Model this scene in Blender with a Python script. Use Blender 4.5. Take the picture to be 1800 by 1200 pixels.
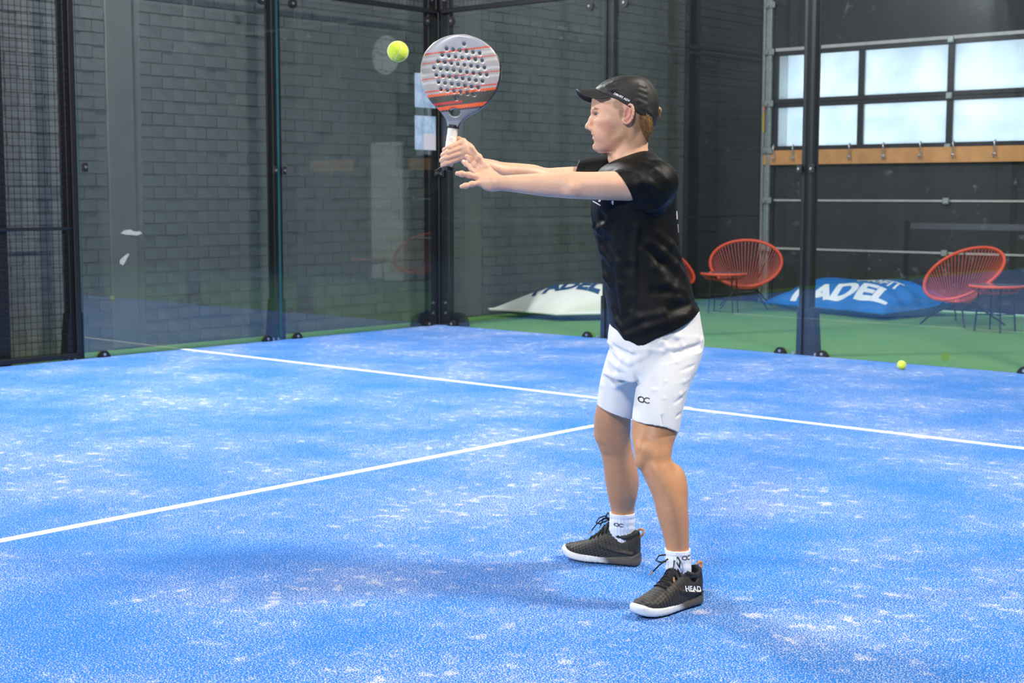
import bpy, bmesh, math, random
import numpy as np
from mathutils import Vector, Matrix
from mathutils.bvhtree import BVHTree

for o in list(bpy.data.objects):
    bpy.data.objects.remove(o, do_unlink=True)
SC = bpy.context.scene
COL = SC.collection
random.seed(7)
RNG = np.random.default_rng(11)

# ------------------------------------------------------------------ camera
CAM_POS = np.array([9.8709, -10.1899, 1.2780])
YAW, PITCH, ROLL, FPX = -0.7189, 0.1016, 0.0012, 2531.93
_F = np.array([math.sin(YAW) * math.cos(PITCH), math.cos(YAW) * math.cos(PITCH), -math.sin(PITCH)])
_R = np.array([math.cos(YAW), -math.sin(YAW), 0.0])
_U = np.cross(_R, _F)
CR = _R * math.cos(ROLL) + _U * math.sin(ROLL)
CU = -_R * math.sin(ROLL) + _U * math.cos(ROLL)
cam_data = bpy.data.cameras.new('camera')
cam = bpy.data.objects.new('camera', cam_data)
COL.objects.link(cam)
cam_data.sensor_width = 36.0
cam_data.lens = FPX * 36.0 / 1800.0
cam_data.clip_start = 0.05
cam_data.clip_end = 200
cam_data.dof.use_dof = True
cam_data.dof.focus_distance = 4.65
cam_data.dof.aperture_fstop = 6.3
cam.matrix_world = Matrix(((CR[0], CU[0], -_F[0], CAM_POS[0]),
                           (CR[1], CU[1], -_F[1], CAM_POS[1]),
                           (CR[2], CU[2], -_F[2], CAM_POS[2]), (0, 0, 0, 1)))
SC.camera = cam

# ------------------------------------------------------------------ world, exposure
world = bpy.data.worlds.new('overcast_sky')
SC.world = world
world.use_nodes = True
_bg = world.node_tree.nodes['Background']
_bg.inputs[0].default_value = (0.80, 0.90, 1.0, 1)
_bg.inputs[1].default_value = 2.8
SC.view_settings.view_transform = 'Standard'
SC.view_settings.look = 'None'
SC.view_settings.gamma = 1.0
SC.view_settings.use_curve_mapping = False
SC.view_settings.exposure = 0.0

# court floodlights on the side walls: (x, y, z, aim x, aim y, watts, colour)
LAMPS = [(10.25, -4.6, 5.7, 4.0, -3.2, 500, (1.0, 0.92, 0.82)),
         (0.0, -4.6, 5.7, 5.0, -3.5, 560, (0.96, 0.98, 1.0)),
         (10.25, -14.5, 5.7, 4.0, -8.0, 560, (0.96, 0.98, 1.0)),
         (0.0, -14.5, 5.7, 5.0, -8.0, 560, (0.96, 0.98, 1.0))]

# ------------------------------------------------------------------ helpers
def srgb(r, g, b):
    f = lambda c: (c / 255.0 / 12.92) if c <= 10 else ((c / 255.0 + 0.055) / 1.055) ** 2.4
    return (f(r), f(g), f(b), 1.0)

def mat(name, col, rough=0.6, metal=0.0, spec=0.5, noise=None, bump=None, coat=0.0, sheen=0.0, attr=None, sss=0.0, sssr=None):
    """procedural Principled material; noise=(scale, amount[, detail]); bump=(scale, strength, distance)"""
    m = bpy.data.materials.new(name)
    m.use_nodes = True
    nt = m.node_tree
    b = nt.nodes['Principled BSDF']
    b.inputs['Base Color'].default_value = col
    b.inputs['Roughness'].default_value = rough
    b.inputs['Metallic'].default_value = metal
    b.inputs['Specular IOR Level'].default_value = spec
    if coat: b.inputs['Coat Weight'].default_value = coat
    if sheen: b.inputs['Sheen Weight'].default_value = sheen
    if sss:
        b.inputs['Subsurface Weight'].default_value = sss
        b.inputs['Subsurface Radius'].default_value = sssr or (0.012, 0.005, 0.003)
        b.inputs['Subsurface Scale'].default_value = 1.0
    tc = nt.nodes.new('ShaderNodeTexCoord')
    src = None
    if attr:
        a = nt.nodes.new('ShaderNodeAttribute'); a.attribute_name = attr
        src = a.outputs['Color']
    if noise:
        n = nt.nodes.new('ShaderNodeTexNoise')
        n.inputs['Scale'].default_value = noise[0]
        n.inputs['Detail'].default_value = noise[2] if len(noise) > 2 else 4
        nt.links.new(tc.outputs['Object'], n.inputs['Vector'])
        mr = nt.nodes.new('ShaderNodeMapRange')
        mr.inputs['From Min'].default_value = 0.3; mr.inputs['From Max'].default_value = 0.7
        mr.inputs['To Min'].default_value = 1 - noise[1]; mr.inputs['To Max'].default_value = 1 + noise[1]
        nt.links.new(n.outputs['Fac'], mr.inputs['Value'])
        mx = nt.nodes.new('ShaderNodeMix'); mx.data_type = 'RGBA'; mx.blend_type = 'MULTIPLY'
        mx.inputs['Factor'].default_value = 1.0
        mx.inputs['A'].default_value = col
        if src: nt.links.new(src, mx.inputs['A'])
        nt.links.new(mr.outputs['Result'], mx.inputs['B'])
        src = mx.outputs['Result']
    if src: nt.links.new(src, b.inputs['Base Color'])
    if bump:
        n2 = nt.nodes.new('ShaderNodeTexNoise')
        n2.inputs['Scale'].default_value = bump[0]
        n2.inputs['Detail'].default_value = 5
        nt.links.new(tc.outputs['Object'], n2.inputs['Vector'])
        bp = nt.nodes.new('ShaderNodeBump')
        bp.inputs['Strength'].default_value = bump[1]
        bp.inputs['Distance'].default_value = bump[2]
        nt.links.new(n2.outputs['Fac'], bp.inputs['Height'])
        nt.links.new(bp.outputs['Normal'], b.inputs['Normal'])
    return m

class MB:
    """collects shapes, then links them as one mesh object"""
    def __init__(s):
        s.v = []; s.f = []; s.m = []
    def add(s, verts, faces, mi=0):
        o = len(s.v)
        s.v += [tuple(map(float, p)) for p in verts]
        s.f += [tuple(i + o for i in f) for f in faces]
        s.m += [mi] * len(faces)
        return s
    def box(s, lo, hi, mi=0):
        x0, y0, z0 = lo; x1, y1, z1 = hi
        return s.add([(x0, y0, z0), (x1, y0, z0), (x1, y1, z0), (x0, y1, z0), (x0, y0, z1), (x1, y0, z1), (x1, y1, z1), (x0, y1, z1)],
                     [(0, 3, 2, 1), (4, 5, 6, 7), (0, 1, 5, 4), (1, 2, 6, 5), (2, 3, 7, 6), (3, 0, 4, 7)], mi)
    def bbox(s, lo, hi, b=0.004, mi=0):
        """box with a chamfered edge all round (bevel b)"""
        bm = bmesh.new()
        bmesh.ops.create_cube(bm, size=1)
        for v in bm.verts:
            v.co = Vector(((lo[0] + hi[0]) / 2 + v.co.x * (hi[0] - lo[0]), (lo[1] + hi[1]) / 2 + v.co.y * (hi[1] - lo[1]), (lo[2] + hi[2]) / 2 + v.co.z * (hi[2] - lo[2])))
        bmesh.ops.bevel(bm, geom=list(bm.edges), offset=b, segments=1, affect='EDGES')
        bm.verts.index_update()
        s.add([v.co[:] for v in bm.verts], [[v.index for v in f.verts] for f in bm.faces], mi)
        bm.free(); return s
    def tube(s, pts, r, seg=8, closed=False, mi=0, caps=True):
        pts = [Vector(p) for p in pts]; n = len(pts)
        rs = r if hasattr(r, '__len__') else [r] * n
        vs = []; fs = []
        prev = None
        for i, p in enumerate(pts):
            a = pts[(i - 1) % n] if (closed or i > 0) else p
            b = pts[(i + 1) % n] if (closed or i < n - 1) else p
            t = (b - a)
            t = t.normalized() if t.length > 1e-9 else Vector((0, 0, 1))
            if prev is None:
                u = t.orthogonal().normalized()
            else:
                u = prev - t * prev.dot(t)
                u = u.normalized() if u.length > 1e-6 else t.orthogonal().normalized()
            prev = u
            w = t.cross(u)
            for k in range(seg):
                a_ = 2 * math.pi * k / seg
                vs.append(p + (u * math.cos(a_) + w * math.sin(a_)) * rs[i])
        m = n if closed else n - 1
        for i in range(m):
            j = (i + 1) % n
            for k in range(seg):
                k2 = (k + 1) % seg
                fs.append((i * seg + k, i * seg + k2, j * seg + k2, j * seg + k))
        if not closed and caps:
            fs.append(tuple(range(seg - 1, -1, -1)))
            fs.append(tuple((n - 1) * seg + k for k in range(seg)))
        return s.add(vs, fs, mi)
    def disc(s, c, axis, r, t, seg=20, mi=0, half=False):
        """cylinder (thin puck) centred at c along axis; half: only the upper half"""
        ax = Vector(axis).normalized()
        up = Vector((0, 0, 1)); sd = ax.cross(up).normalized() if abs(ax.z) < .9 else Vector((1, 0, 0))
        up = sd.cross(ax) if abs(ax.z) < .9 else Vector((0, 1, 0))
        c = Vector(c); vs = []
        angs = [math.pi * k / seg for k in range(seg + 1)] if half else [2 * math.pi * k / seg for k in range(seg)]
        n = len(angs)
        for sgn in (-1, 1):
            for a in angs:
                vs.append(c + ax * (sgn * t / 2) + (sd * math.cos(a) + up * math.sin(a)) * r)
        fs = [tuple(range(n)), tuple(range(2 * n - 1, n - 1, -1))]
        for k in range(n):
            k2 = (k + 1) % n
            fs.append((k, n + k, n + k2, k2))
        return s.add(vs, fs, mi)
    def build(s, name, m, parent=None, smooth=False, kind=None):
        me = bpy.data.meshes.new(name)
        me.from_pydata(s.v, [], s.f)
        for x in (m if isinstance(m, (list, tuple)) else [m]): me.materials.append(x)
        if any(s.m): me.polygons.foreach_set('material_index', s.m)
        if smooth: me.polygons.foreach_set('use_smooth', [True] * len(me.polygons))
        bm = bmesh.new(); bm.from_mesh(me)
        bmesh.ops.recalc_face_normals(bm, faces=bm.faces)
        bm.to_mesh(me); bm.free()
        me.update()
        return link(name, me, parent, kind)

def link(name, me, parent=None, kind=None):
    o = bpy.data.objects.new(name, me)
    COL.objects.link(o)
    if parent is not None: o.parent = parent
    if kind: o['kind'] = kind
    return o
def tag(o, label, cat, group=None):
    o['label'] = label; o['category'] = cat
    if group: o['group'] = group
    return o
def empty(name, loc=(0, 0, 0), rz=0.0, label=None, cat=None, group=None, kind=None):
    o = bpy.data.objects.new(name, None)
    COL.objects.link(o)
    o.location = loc; o.rotation_euler = (0, 0, rz)
    o.empty_display_size = 0.1
    if label: tag(o, label, cat, group)
    if kind: o['kind'] = kind
    return o
def copy_tree(o, parent=None):
    c = o.copy(); COL.objects.link(c); c.parent = parent
    for ch in [x for x in o.children]:
        copy_tree(ch, c)
    return c
def text_mesh(txt, size=1.0, shear=0.0, bold=0.0, space=1.0):
    """flat lettering as (verts Nx2, faces); baseline at y=0, centred in x"""
    cu = bpy.data.curves.new('lettering', 'FONT')
    cu.body = txt; cu.size = size; cu.align_x = 'CENTER'; cu.shear = shear; cu.offset = bold
    cu.space_character = space
    cu.resolution_u = 4
    ob = bpy.data.objects.new('lettering', cu); COL.objects.link(ob)
    dg = bpy.context.evaluated_depsgraph_get()
    me = ob.evaluated_get(dg).to_mesh()
    bm = bmesh.new(); bm.from_mesh(me)
    bmesh.ops.triangulate(bm, faces=bm.faces)
    V = [(v.co.x, v.co.y) for v in bm.verts]; bm.verts.index_update()
    Fs = [[v.index for v in f.verts] for f in bm.faces]
    bm.free()
    ob.evaluated_get(dg).to_mesh_clear()
    bpy.data.objects.remove(ob); bpy.data.curves.remove(cu)
    return V, Fs
def subdivide_flat(V, Fs, n=2):
    bm = bmesh.new()
    vs = [bm.verts.new((x, y, 0)) for x, y in V]
    for f in Fs:
        try: bm.faces.new([vs[i] for i in f])
        except ValueError: pass
    for _ in range(n):
        bmesh.ops.subdivide_edges(bm, edges=bm.edges, cuts=1)
        bmesh.ops.triangulate(bm, faces=bm.faces)
    bm.verts.index_update()
    r = [(v.co.x, v.co.y) for v in bm.verts], [[v.index for v in f.verts] for f in bm.faces]
    bm.free(); return r
# ------------------------------------------------------------------ materials of the hall
def turf_material(name, dark, mid, light, sand, sand_amt, fine=330.0):
    m = bpy.data.materials.new(name); m.use_nodes = True
    nt = m.node_tree; N = nt.nodes.new; L = nt.links.new
    b = nt.nodes['Principled BSDF']
    b.inputs['Roughness'].default_value = 0.85
    b.inputs['Specular IOR Level'].default_value = 0.25
    tc = N('ShaderNodeTexCoord')
    def noise(scale, detail=3, rough=0.55, vec=None):
        n = N('ShaderNodeTexNoise'); n.inputs['Scale'].default_value = scale
        n.inputs['Detail'].default_value = detail; n.inputs['Roughness'].default_value = rough
        L(vec or tc.outputs['Object'], n.inputs['Vector']); return n.outputs['Fac']
    fib = noise(fine, 2, 0.7)
    rp = N('ShaderNodeValToRGB')
    e = rp.color_ramp.elements
    e[0].position = 0.28; e[0].color = dark
    e[1].position = 0.74; e[1].color = light
    k = e.new(0.48); k.color = mid
    L(fib, rp.inputs['Fac'])
    # sand infill: patchy at the half metre scale, broken up by a coarse grain
    big = noise(1.3, 5, 0.62)
    med = noise(14.0, 4, 0.6)
    def rng(s, a, c, lo=0.0, hi=1.0):
        r = N('ShaderNodeMapRange'); r.inputs['From Min'].default_value = a; r.inputs['From Max'].default_value = c
        r.inputs['To Min'].default_value = lo; r.inputs['To Max'].default_value = hi
        L(s, r.inputs['Value']); return r.outputs['Result']
    def mul(a, c):
        x = N('ShaderNodeMath'); x.operation = 'MULTIPLY'; L(a, x.inputs[0])
        if isinstance(c, float): x.inputs[1].default_value = c
        else: L(c, x.inputs[1])
        return x.outputs[0]
    def add(a, c):
        x = N('ShaderNodeMath'); x.operation = 'ADD'; x.use_clamp = True; L(a, x.inputs[0]); L(c, x.inputs[1]); return x.outputs[0]
    # grains of sand show between the fibres, denser in the worn patches
    gr2 = noise(fine * 1.15, 1, 0.5)
    dens = add(mul(rng(big, 0.34, 0.70), 0.62 * sand_amt), mul(mul(rng(med, 0.54, 0.70), rng(big, 0.38, 0.60)), 0.85 * sand_amt))
    th = rng(dens, 0.0, 1.0, 0.650, 0.45)
    sub_ = N('ShaderNodeMath'); sub_.operation = 'SUBTRACT'; L(gr2, sub_.inputs[0]); L(th, sub_.inputs[1])
    amt = mul(rng(sub_.outputs[0], -0.025, 0.03), 0.92)
    mx = N('ShaderNodeMix'); mx.data_type = 'RGBA'
    L(amt, mx.inputs['Factor']); L(rp.outputs['Color'], mx.inputs['A']); mx.inputs['B'].default_value = sand
    L(mx.outputs['Result'], b.inputs['Base Color'])
    bp = N('ShaderNodeBump'); bp.inputs['Strength'].default_value = 0.5; bp.inputs['Distance'].default_value = 0.004
    L(fib, bp.inputs['Height']); L(bp.outputs['Normal'], b.inputs['Normal'])
    return m

M_TURF = turf_material('blue_turf', srgb(0, 62, 150), srgb(0, 106, 194), srgb(80, 160, 224), srgb(216, 214, 216), 0.9, 185.0)
M_GREEN = turf_material('green_turf', srgb(50, 104, 40), srgb(86, 142, 62), srgb(124, 174, 92), srgb(160, 176, 128), 0.3)
M_LINE = mat('white_turf_line', srgb(248, 249, 250), 0.8, noise=(160, 0.10), bump=(300, 0.4, 0.003))
M_BRICK = mat('painted_brick', srgb(91, 97, 98), 0.62, noise=(6, 0.10), bump=(55, 0.35, 0.004))
M_MORTAR = mat('painted_mortar', srgb(98, 103, 104), 0.75, noise=(6, 0.10), bump=(40, 0.3, 0.003))
M_PILASTER = mat('painted_plaster', srgb(97, 102, 102), 0.6, noise=(5, 0.06), bump=(30, 0.15, 0.002))
M_BLACKWALL = mat('black_board', srgb(29, 30, 33), 0.7, noise=(3, 0.25), bump=(20, 0.2, 0.003))
M_HALL = mat('dark_hall_wall', srgb(70, 74, 78), 0.8, noise=(2, 0.1))
M_CEIL = mat('hall_ceiling', srgb(120, 122, 124), 0.9, noise=(2, 0.05))
M_STEEL = mat('black_powder_coat', srgb(22, 22, 24), 0.42, 0.0, 0.5, noise=(40, 0.15), bump=(400, 0.1, 0.0005))
M_RUBBER = mat('black_rubber', srgb(16, 16, 18), 0.55, noise=(60, 0.1))
M_BOLT = mat('zinc_bolt', srgb(205, 205, 210), 0.3, 0.9, noise=(80, 0.1))
M_ALU = mat('galvanised_steel', srgb(150, 158, 158), 0.45, 0.6, noise=(25, 0.15))
M_DOORFRAME = mat('dark_anodised', srgb(36, 36, 40), 0.5, 0.2, noise=(20, 0.15))
M_WOOD = mat('orange_pine_board', srgb(196, 138, 82), 0.55, noise=(9, 0.12, 6), bump=(30, 0.1, 0.001))
M_CHALK = mat('bare_plaster', srgb(215, 212, 205), 0.8, noise=(60, 0.15))

def glass_material():
    m = bpy.data.materials.new('clear_safety_glass'); m.use_nodes = True
    nt = m.node_tree; N = nt.nodes.new; L = nt.links.new
    nt.nodes.remove(nt.nodes['Principled BSDF'])
    out = nt.nodes['Material Output']
    geo = N('ShaderNodeNewGeometry')
    ior = N('ShaderNodeMapRange')                        # same reflectance from either face of the sheet
    ior.inputs['To Min'].default_value = 1.62; ior.inputs['To Max'].default_value = 1 / 1.62
    L(geo.outputs['Backfacing'], ior.inputs['Value'])
    fr = N('ShaderNodeFresnel'); L(ior.outputs['Result'], fr.inputs['IOR'])
    tr = N('ShaderNodeBsdfTransparent'); tr.inputs['Color'].default_value = (0.955, 0.975, 0.968, 1)
    gl = N('ShaderNodeBsdfGlossy'); gl.inputs['Roughness'].default_value = 0.0
    gl.inputs['Color'].default_value = (0.95, 0.98, 1.0, 1)
    mx = N('ShaderNodeMixShader')
    L(fr.outputs[0], mx.inputs[0]); L(tr.outputs[0], mx.inputs[1]); L(gl.outputs[0], mx.inputs[2])
    L(mx.outputs[0], out.inputs['Surface'])
    return m
M_GLASS = glass_material()
M_GLASSEDGE = mat('green_glass_edge', srgb(70, 140, 150), 0.15, 0.0, 0.8, coat=0.5, noise=(30, 0.1))

# ------------------------------------------------------------------ floor, court, lines
WX = -0.45          # inner face of the brick wall
BY = 4.85           # inner face of the back wall
HX, HY, HZ = 13.0, -24.0, 7.2
MB().box((-1.2, HY - .3, -.12), (HX + .3, BY + .3, -0.012)).build('floor', M_GREEN)['kind'] = 'structure'
court = MB().box((-0.0, -20.0, -0.03), (10.0, 0.0, 0.0)).build('floor_court', M_TURF)
court['kind'] = 'structure'; court['label'] = 'blue artificial turf court with sandy patches'
MB().box((0.0, -3.05 - .025, -0.001), (10.0, -3.05 + .025, 0.0025)).build('service_line', M_LINE, court)
MB().box((5.0 - .025, -17.15, -0.001), (5.0 + .025, -3.05 + .05, 0.002)).build('centre_line', M_LINE, court)

# ------------------------------------------------------------------ hall shell
wl = MB().box((WX - .3, HY - .3, -.1), (WX - .012, BY + .3, HZ)).build('wall_left', M_MORTAR)
wl['kind'] = 'structure'
MB().box((HX, HY - .3, -.1), (HX + .3, BY + .3, HZ)).build('wall_right', M_HALL)['kind'] = 'structure'
MB().box((WX - .3, HY - .3, -.1), (HX, HY, HZ)).build('wall_front', M_HALL)['kind'] = 'structure'
MB().box((WX - .3, HY - .3, HZ), (HX + .3, BY + .3, HZ + .2)).build('ceiling', M_CEIL)['kind'] = 'structure'
# back wall with the door opening x 0.82..5.2, z 0..2.98
DX0, DX1, DZ1 = 0.84, 5.22, 2.97
wb = (MB().box((WX, BY, -.1), (DX0, BY + .3, HZ)).box((DX1, BY, -.1), (HX, BY + .3, HZ)).box((DX0, BY, DZ1), (DX1, BY + .3, HZ))
      .build('wall_back', M_BLACKWALL))
wb['kind'] = 'structure'

# bricks of the left wall: the largest in view one by one, the rest joined
BL, BH, BT = 0.222, 0.103, 0.03
PIL = [(-3.42, -3.16), (0.86, 1.07), (-7.6, -7.35)]
def brick_mesh(L, i):
    r = random.Random(i)
    bm = bmesh.new(); bmesh.ops.create_cube(bm, size=1)
    j = lambda a: r.uniform(-a, a)
    for v in bm.verts:
        v.co = Vector((v.co.x * BT, v.co.y * (L - .0065) + j(.0015), v.co.z * (BH - .0065) + j(.0015)))
        if v.co.x > 0: v.co.y *= 0.985; v.co.z *= 0.95; v.co.x += j(.0012)
    bm.verts.index_update()
    me = bpy.data.meshes.new('brick'); bm.to_mesh(me); bm.free()
    me.materials.append(M_BRICK); return me
B_FULL = [brick_mesh(BL, i) for i in range(6)]
B_HALF = [brick_mesh(BL / 2, 50 + i) for i in range(3)]
spots = []
row = 0; z = BH / 2
while z < 4.3:
    y = -8.2 + (BL / 2 if row % 2 else 0)
    while y < BY - .05:
        a, b_ = y - BL / 2, y + BL / 2
        hit = [q for q in PIL if a < q[1] and b_ > q[0]]
        if not hit:
            spots.append((y, z, 0))
        else:
            q = hit[0]
            if q[0] - a > BL * .4: spots.append((a + BL / 4, z, 1))
            if b_ - q[1] > BL * .4: spots.append((b_ - BL / 4, z, 1))
        y += BL
    row += 1; z += BH
def dist(s): return (CAM_POS[0] - WX) ** 2 + (CAM_POS[1] - s[0]) ** 2
def in_view(s):
    d = np.array([WX, s[0], s[1]]) - CAM_POS
    k = d @ _F; u = 900 + FPX * (d @ CR) / k; v = 600 - FPX * (d @ CU) / k
    return -5 < u < 1200 and v > -5
vis = sorted([s for s in spots if in_view(s)], key=dist)
chosen = set(vis[:295])
rest = MB()
for i, s in enumerate(spots):
    r = random.Random(i * 13 + 5)
    off = -BT / 2 - .0042 + r.choice([0, 0, 0, .0015, .003, -.0015, -.003]) + r.uniform(-.001, .001)
    pos = Vector((WX - 0.002 + off, s[0], s[1] + r.uniform(-.0012, .0012)))
    me = r.choice(B_HALF if s[2] else B_FULL)
    if s in chosen:
        o = link('brick', me, wl); o.location = pos; o.rotation_euler = (r.uniform(-.006, .006), r.uniform(-.012, .012), r.uniform(-.006, .006))
    else:
        rest.add([v.co + pos for v in me.vertices], [p.vertices[:] for p in me.polygons])
rest.build('brick_courses', M_BRICK, wl, kind='stuff')
for a, b_ in PIL:
    MB().bbox((WX - .02, a + .004, 0.0), (WX + 0.002, b_ - .004, HZ - .02), .003).build('pilaster', M_PILASTER, wl)
# chipped paint on the pilaster
def chip(cy, cz, pts):
    vs = [(WX + .0035, cy + a, cz + b_) for a, b_ in pts]; n = len(vs)
    vs += [(WX + .001, p[1], p[2]) for p in vs]
    MB().add(vs, [tuple(range(n))] + [(k, (k + 1) % n, n + (k + 1) % n, n + k) for k in range(n)]).build('bare_plaster_patch', M_CHALK, wl)
chip(-3.215, .955, [(-.11, .0), (-.07, .025), (-.02, .03), (.03, .012), (.08, .014), (.10, -.006), (.05, -.022), (.0, -.016), (-.06, -.012)])
chip(-3.29, .735, [(-.05, -.03), (-.045, .0), (-.01, .028), (.03, .05), (.045, .045), (.02, .01), (.0, -.025), (-.02, -.045)])

# ------------------------------------------------------------------ glass enclosure
GT = 0.012
def clamp_bottom(par, p, wall):
    n = (1, 0, 0) if wall == 'L' else (0, -1, 0)
    q = Vector(p)
    c = MB().disc(q + Vector(n) * .016, n, .052, .02, 20, half=True).box(*(((q.x + .003, q.y - .052, 0), (q.x + .03, q.y + .052, .018)) if wall == 'L' else ((q.x - .052, q.y - .03, 0), (q.x + .052, q.y - .003, .018)))).build('foot_clamp', M_RUBBER, par)
    MB().disc(q + Vector(n) * .029 + Vector((0, 0, .022)), n, .012, .008, 8).build('bolt', M_BOLT, c)
def clamp_round(par, p, wall):
    n = (1, 0, 0) if wall == 'L' else (0, -1, 0)
    q = Vector(p)
    c = MB().disc(q + Vector(n) * .014, n, .043, .018, 20).build('top_clamp', M_RUBBER, par)
    MB().disc(q + Vector(n) * .026, n, .012, .008, 8).build('bolt', M_BOLT, c)
def clamp_mid(par, p, wall):
    n = (1, 0, 0) if wall == 'L' else (0, -1, 0)
    q = Vector(p); t = Vector((0, 1, 0)) if wall == 'L' else Vector((1, 0, 0))
    lo = q - t * .026 - Vector((0, 0, .036)) + Vector(n) * .003; hi = q + t * .026 + Vector((0, 0, .036)) + Vector(n) * .022
    c = MB().bbox([min(lo[i], hi[i]) for i in range(3)], [max(lo[i], hi[i]) for i in range(3)], .006).build('clip', M_RUBBER, par)
    MB().disc(q + Vector(n) * .026, n, .011, .008, 8).build('bolt', M_BOLT, c)
def pane(lo, hi, par, edge=None):
    x0, y0, z0 = lo; x1, y1, z1 = hi
    mb = MB().box(lo, hi)
    thin = 0 if (x1 - x0) < (y1 - y0) else 1
    o = mb.build('pane', [M_GLASS, edge or M_GLASSEDGE], par)
    for p in o.data.polygons:
        p.material_index = 0 if abs(p.normal[thin]) > .5 else 1
    return o
def glass_left(y0, y1, label):
    e = empty('glass_panel', (0, (y0 + y1) / 2, 0), 0, label, 'glass panel', 'glass panels of the court')
    def loc(o): return o
    g = .006
    par = e; d = -(y0 + y1) / 2
    pane((-GT / 2, y0 + g + d, 0.0), (GT / 2, y1 - g + d, 2.97), par)
    for yy in (y0 + .17, y1 - .17):
        clamp_bottom(par, (0, yy + d, 0), 'L'); clamp_round(par, (0, yy + d, 2.93), 'L')
    for yy in (y0 + .05, y1 - .05): clamp_mid(par, (0, yy + d, 1.485), 'L')
def glass_back(x0, x1, label):
    e = empty('glass_panel', ((x0 + x1) / 2, 0, 0), 0, label, 'glass panel', 'glass panels of the court')
    g = .006; d = -(x0 + x1) / 2
    pane((x0 + g + d, -GT / 2, 0.0), (x1 - g + d, GT / 2, 2.97), e, M_RUBBER)
    for xx in (x0 + .19, x1 - .19):
        clamp_bottom(e, (xx + d, 0, 0), 'B'); clamp_round(e, (xx + d, 0, 2.93), 'B')
    for xx in (x0 + .055, x1 - .055): clamp_mid(e, (xx + d, 0, 1.485), 'B')
glass_left(-2.005, 0.0, 'clear glass court panel left of the corner post, with two paper notices')
glass_left(-3.985, -2.005, 'clear glass court panel beside the wire mesh panel')
glass_back(0.0, 2.06, 'clear glass court panel in front of the white beanbag')
glass_back(2.06, 4.05, 'clear glass court panel behind the player, before an orange table')
glass_back(4.05, 6.06, 'clear glass court panel with the loose ball at its foot')
glass_back(6.06, 8.04, 'clear glass court panel past the right edge of view')
glass_back(8.04, 10.0, 'last clear glass court panel on the far right')

def post(x, y, wall, label, foot=True, h=4.0):
    e = empty('court_post', (x, y, 0), 0, label, 'post', 'black steel court posts')
    if wall == 'L':
        MB().bbox((-.075, -.05, 0), (-.012, .05, h), .006).build('column', M_STEEL, e)
        MB().bbox((-.095, -.058, 0), (-.075, .058, h), .004).build('back_flange', M_STEEL, e)
        if foot:
            MB().add([(-.10, -.10, 0), (-.010, -.10, 0), (-.010, .06, 0), (-.10, .06, 0), (-.10, -.062, .36), (-.010, -.062, .36), (-.010, .06, .36), (-.10, .06, .36)],
                     [(0, 3, 2, 1), (4, 5, 6, 7), (0, 1, 5, 4), (1, 2, 6, 5), (2, 3, 7, 6), (3, 0, 4, 7)]).build('foot_gusset', M_STEEL, e)
            for k in (-.085, -.03): MB().disc((-.006, k, .012), (1, 0, 0), .012, .012, 8).build('bolt', M_BOLT, e)
    else:
        MB().bbox((-.05, .012, 0), (.05, .075, h), .006).build('column', M_STEEL, e)
        MB().bbox((-.058, .075, 0), (.058, .095, h), .004).build('back_flange', M_STEEL, e)
        if foot:
            MB().add([(-.064, .010, 0), (.118, .010, 0), (.118, .10, 0), (-.064, .10, 0), (-.06, .010, .38), (.088, .010, .38), (.088, .10, .38), (-.06, .10, .38)],
                     [(0, 3, 2, 1), (4, 5, 6, 7), (0, 1, 5, 4), (1, 2, 6, 5), (2, 3, 7, 6), (3, 0, 4, 7)]).build('foot_gusset', M_STEEL, e)
            for k in (-.08, .12): MB().disc((k, -.002, .012), (0, 1, 0), .011, .012, 8).build('bolt', M_BOLT, e)
    return e
post(0, -2.005, 'L', 'black steel post between the two left glass panels')
post(0, -4.03, 'L', 'black steel post beside the wire mesh panel', foot=True)
post(2.06, 0, 'B', 'black steel post directly behind the player')
post(4.05, 0, 'B', 'black steel post in front of the blue beanbag')
post(6.06, 0, 'B', 'black steel post just past the right edge of view')
post(8.04, 0, 'B', 'black steel post far right of the back glass')
# corner post: two columns at right angles
e = empty('court_post', (0, 0, 0), 0, 'black steel corner post where the two glass walls meet', 'post', 'black steel court posts')
MB().bbox((-.085, -.125, 0), (-.012, -.012, 4.0), .006).build('column', M_STEEL, e)
MB().bbox((.012, .012, 0), (.125, .085, 4.0), .006).build('column', M_STEEL, e)
MB().bbox((-.085, -.010, 0), (.010, .085, 4.0), .006).build('column', M_STEEL, e)
for zz in (3.14, 3.28):
    MB().disc((-.006, -.08, zz), (1, 0, 0), .012, .014, 8).build('bolt', M_BOLT, e)
    MB().disc((.08, .006, zz), (0, 1, 0), .012, .014, 8).build('bolt', M_BOLT, e)
for zz in (.12, .22):
    MB().disc((-.006, -.08, zz), (1, 0, 0), .010, .014, 8).build('bolt', M_BOLT, e)
    MB().disc((.08, .006, zz), (0, 1, 0), .010, .014, 8).build('bolt', M_BOLT, e)
for q in (((-.05, -.20, 0), (1, 0, 0)), ((.21, .05, 0), (0, 1, 0))):
    MB().disc(Vector(q[0]), q[1], .13, .05, 18, half=True).build('foot_gusset', M_STEEL, e)

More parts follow.
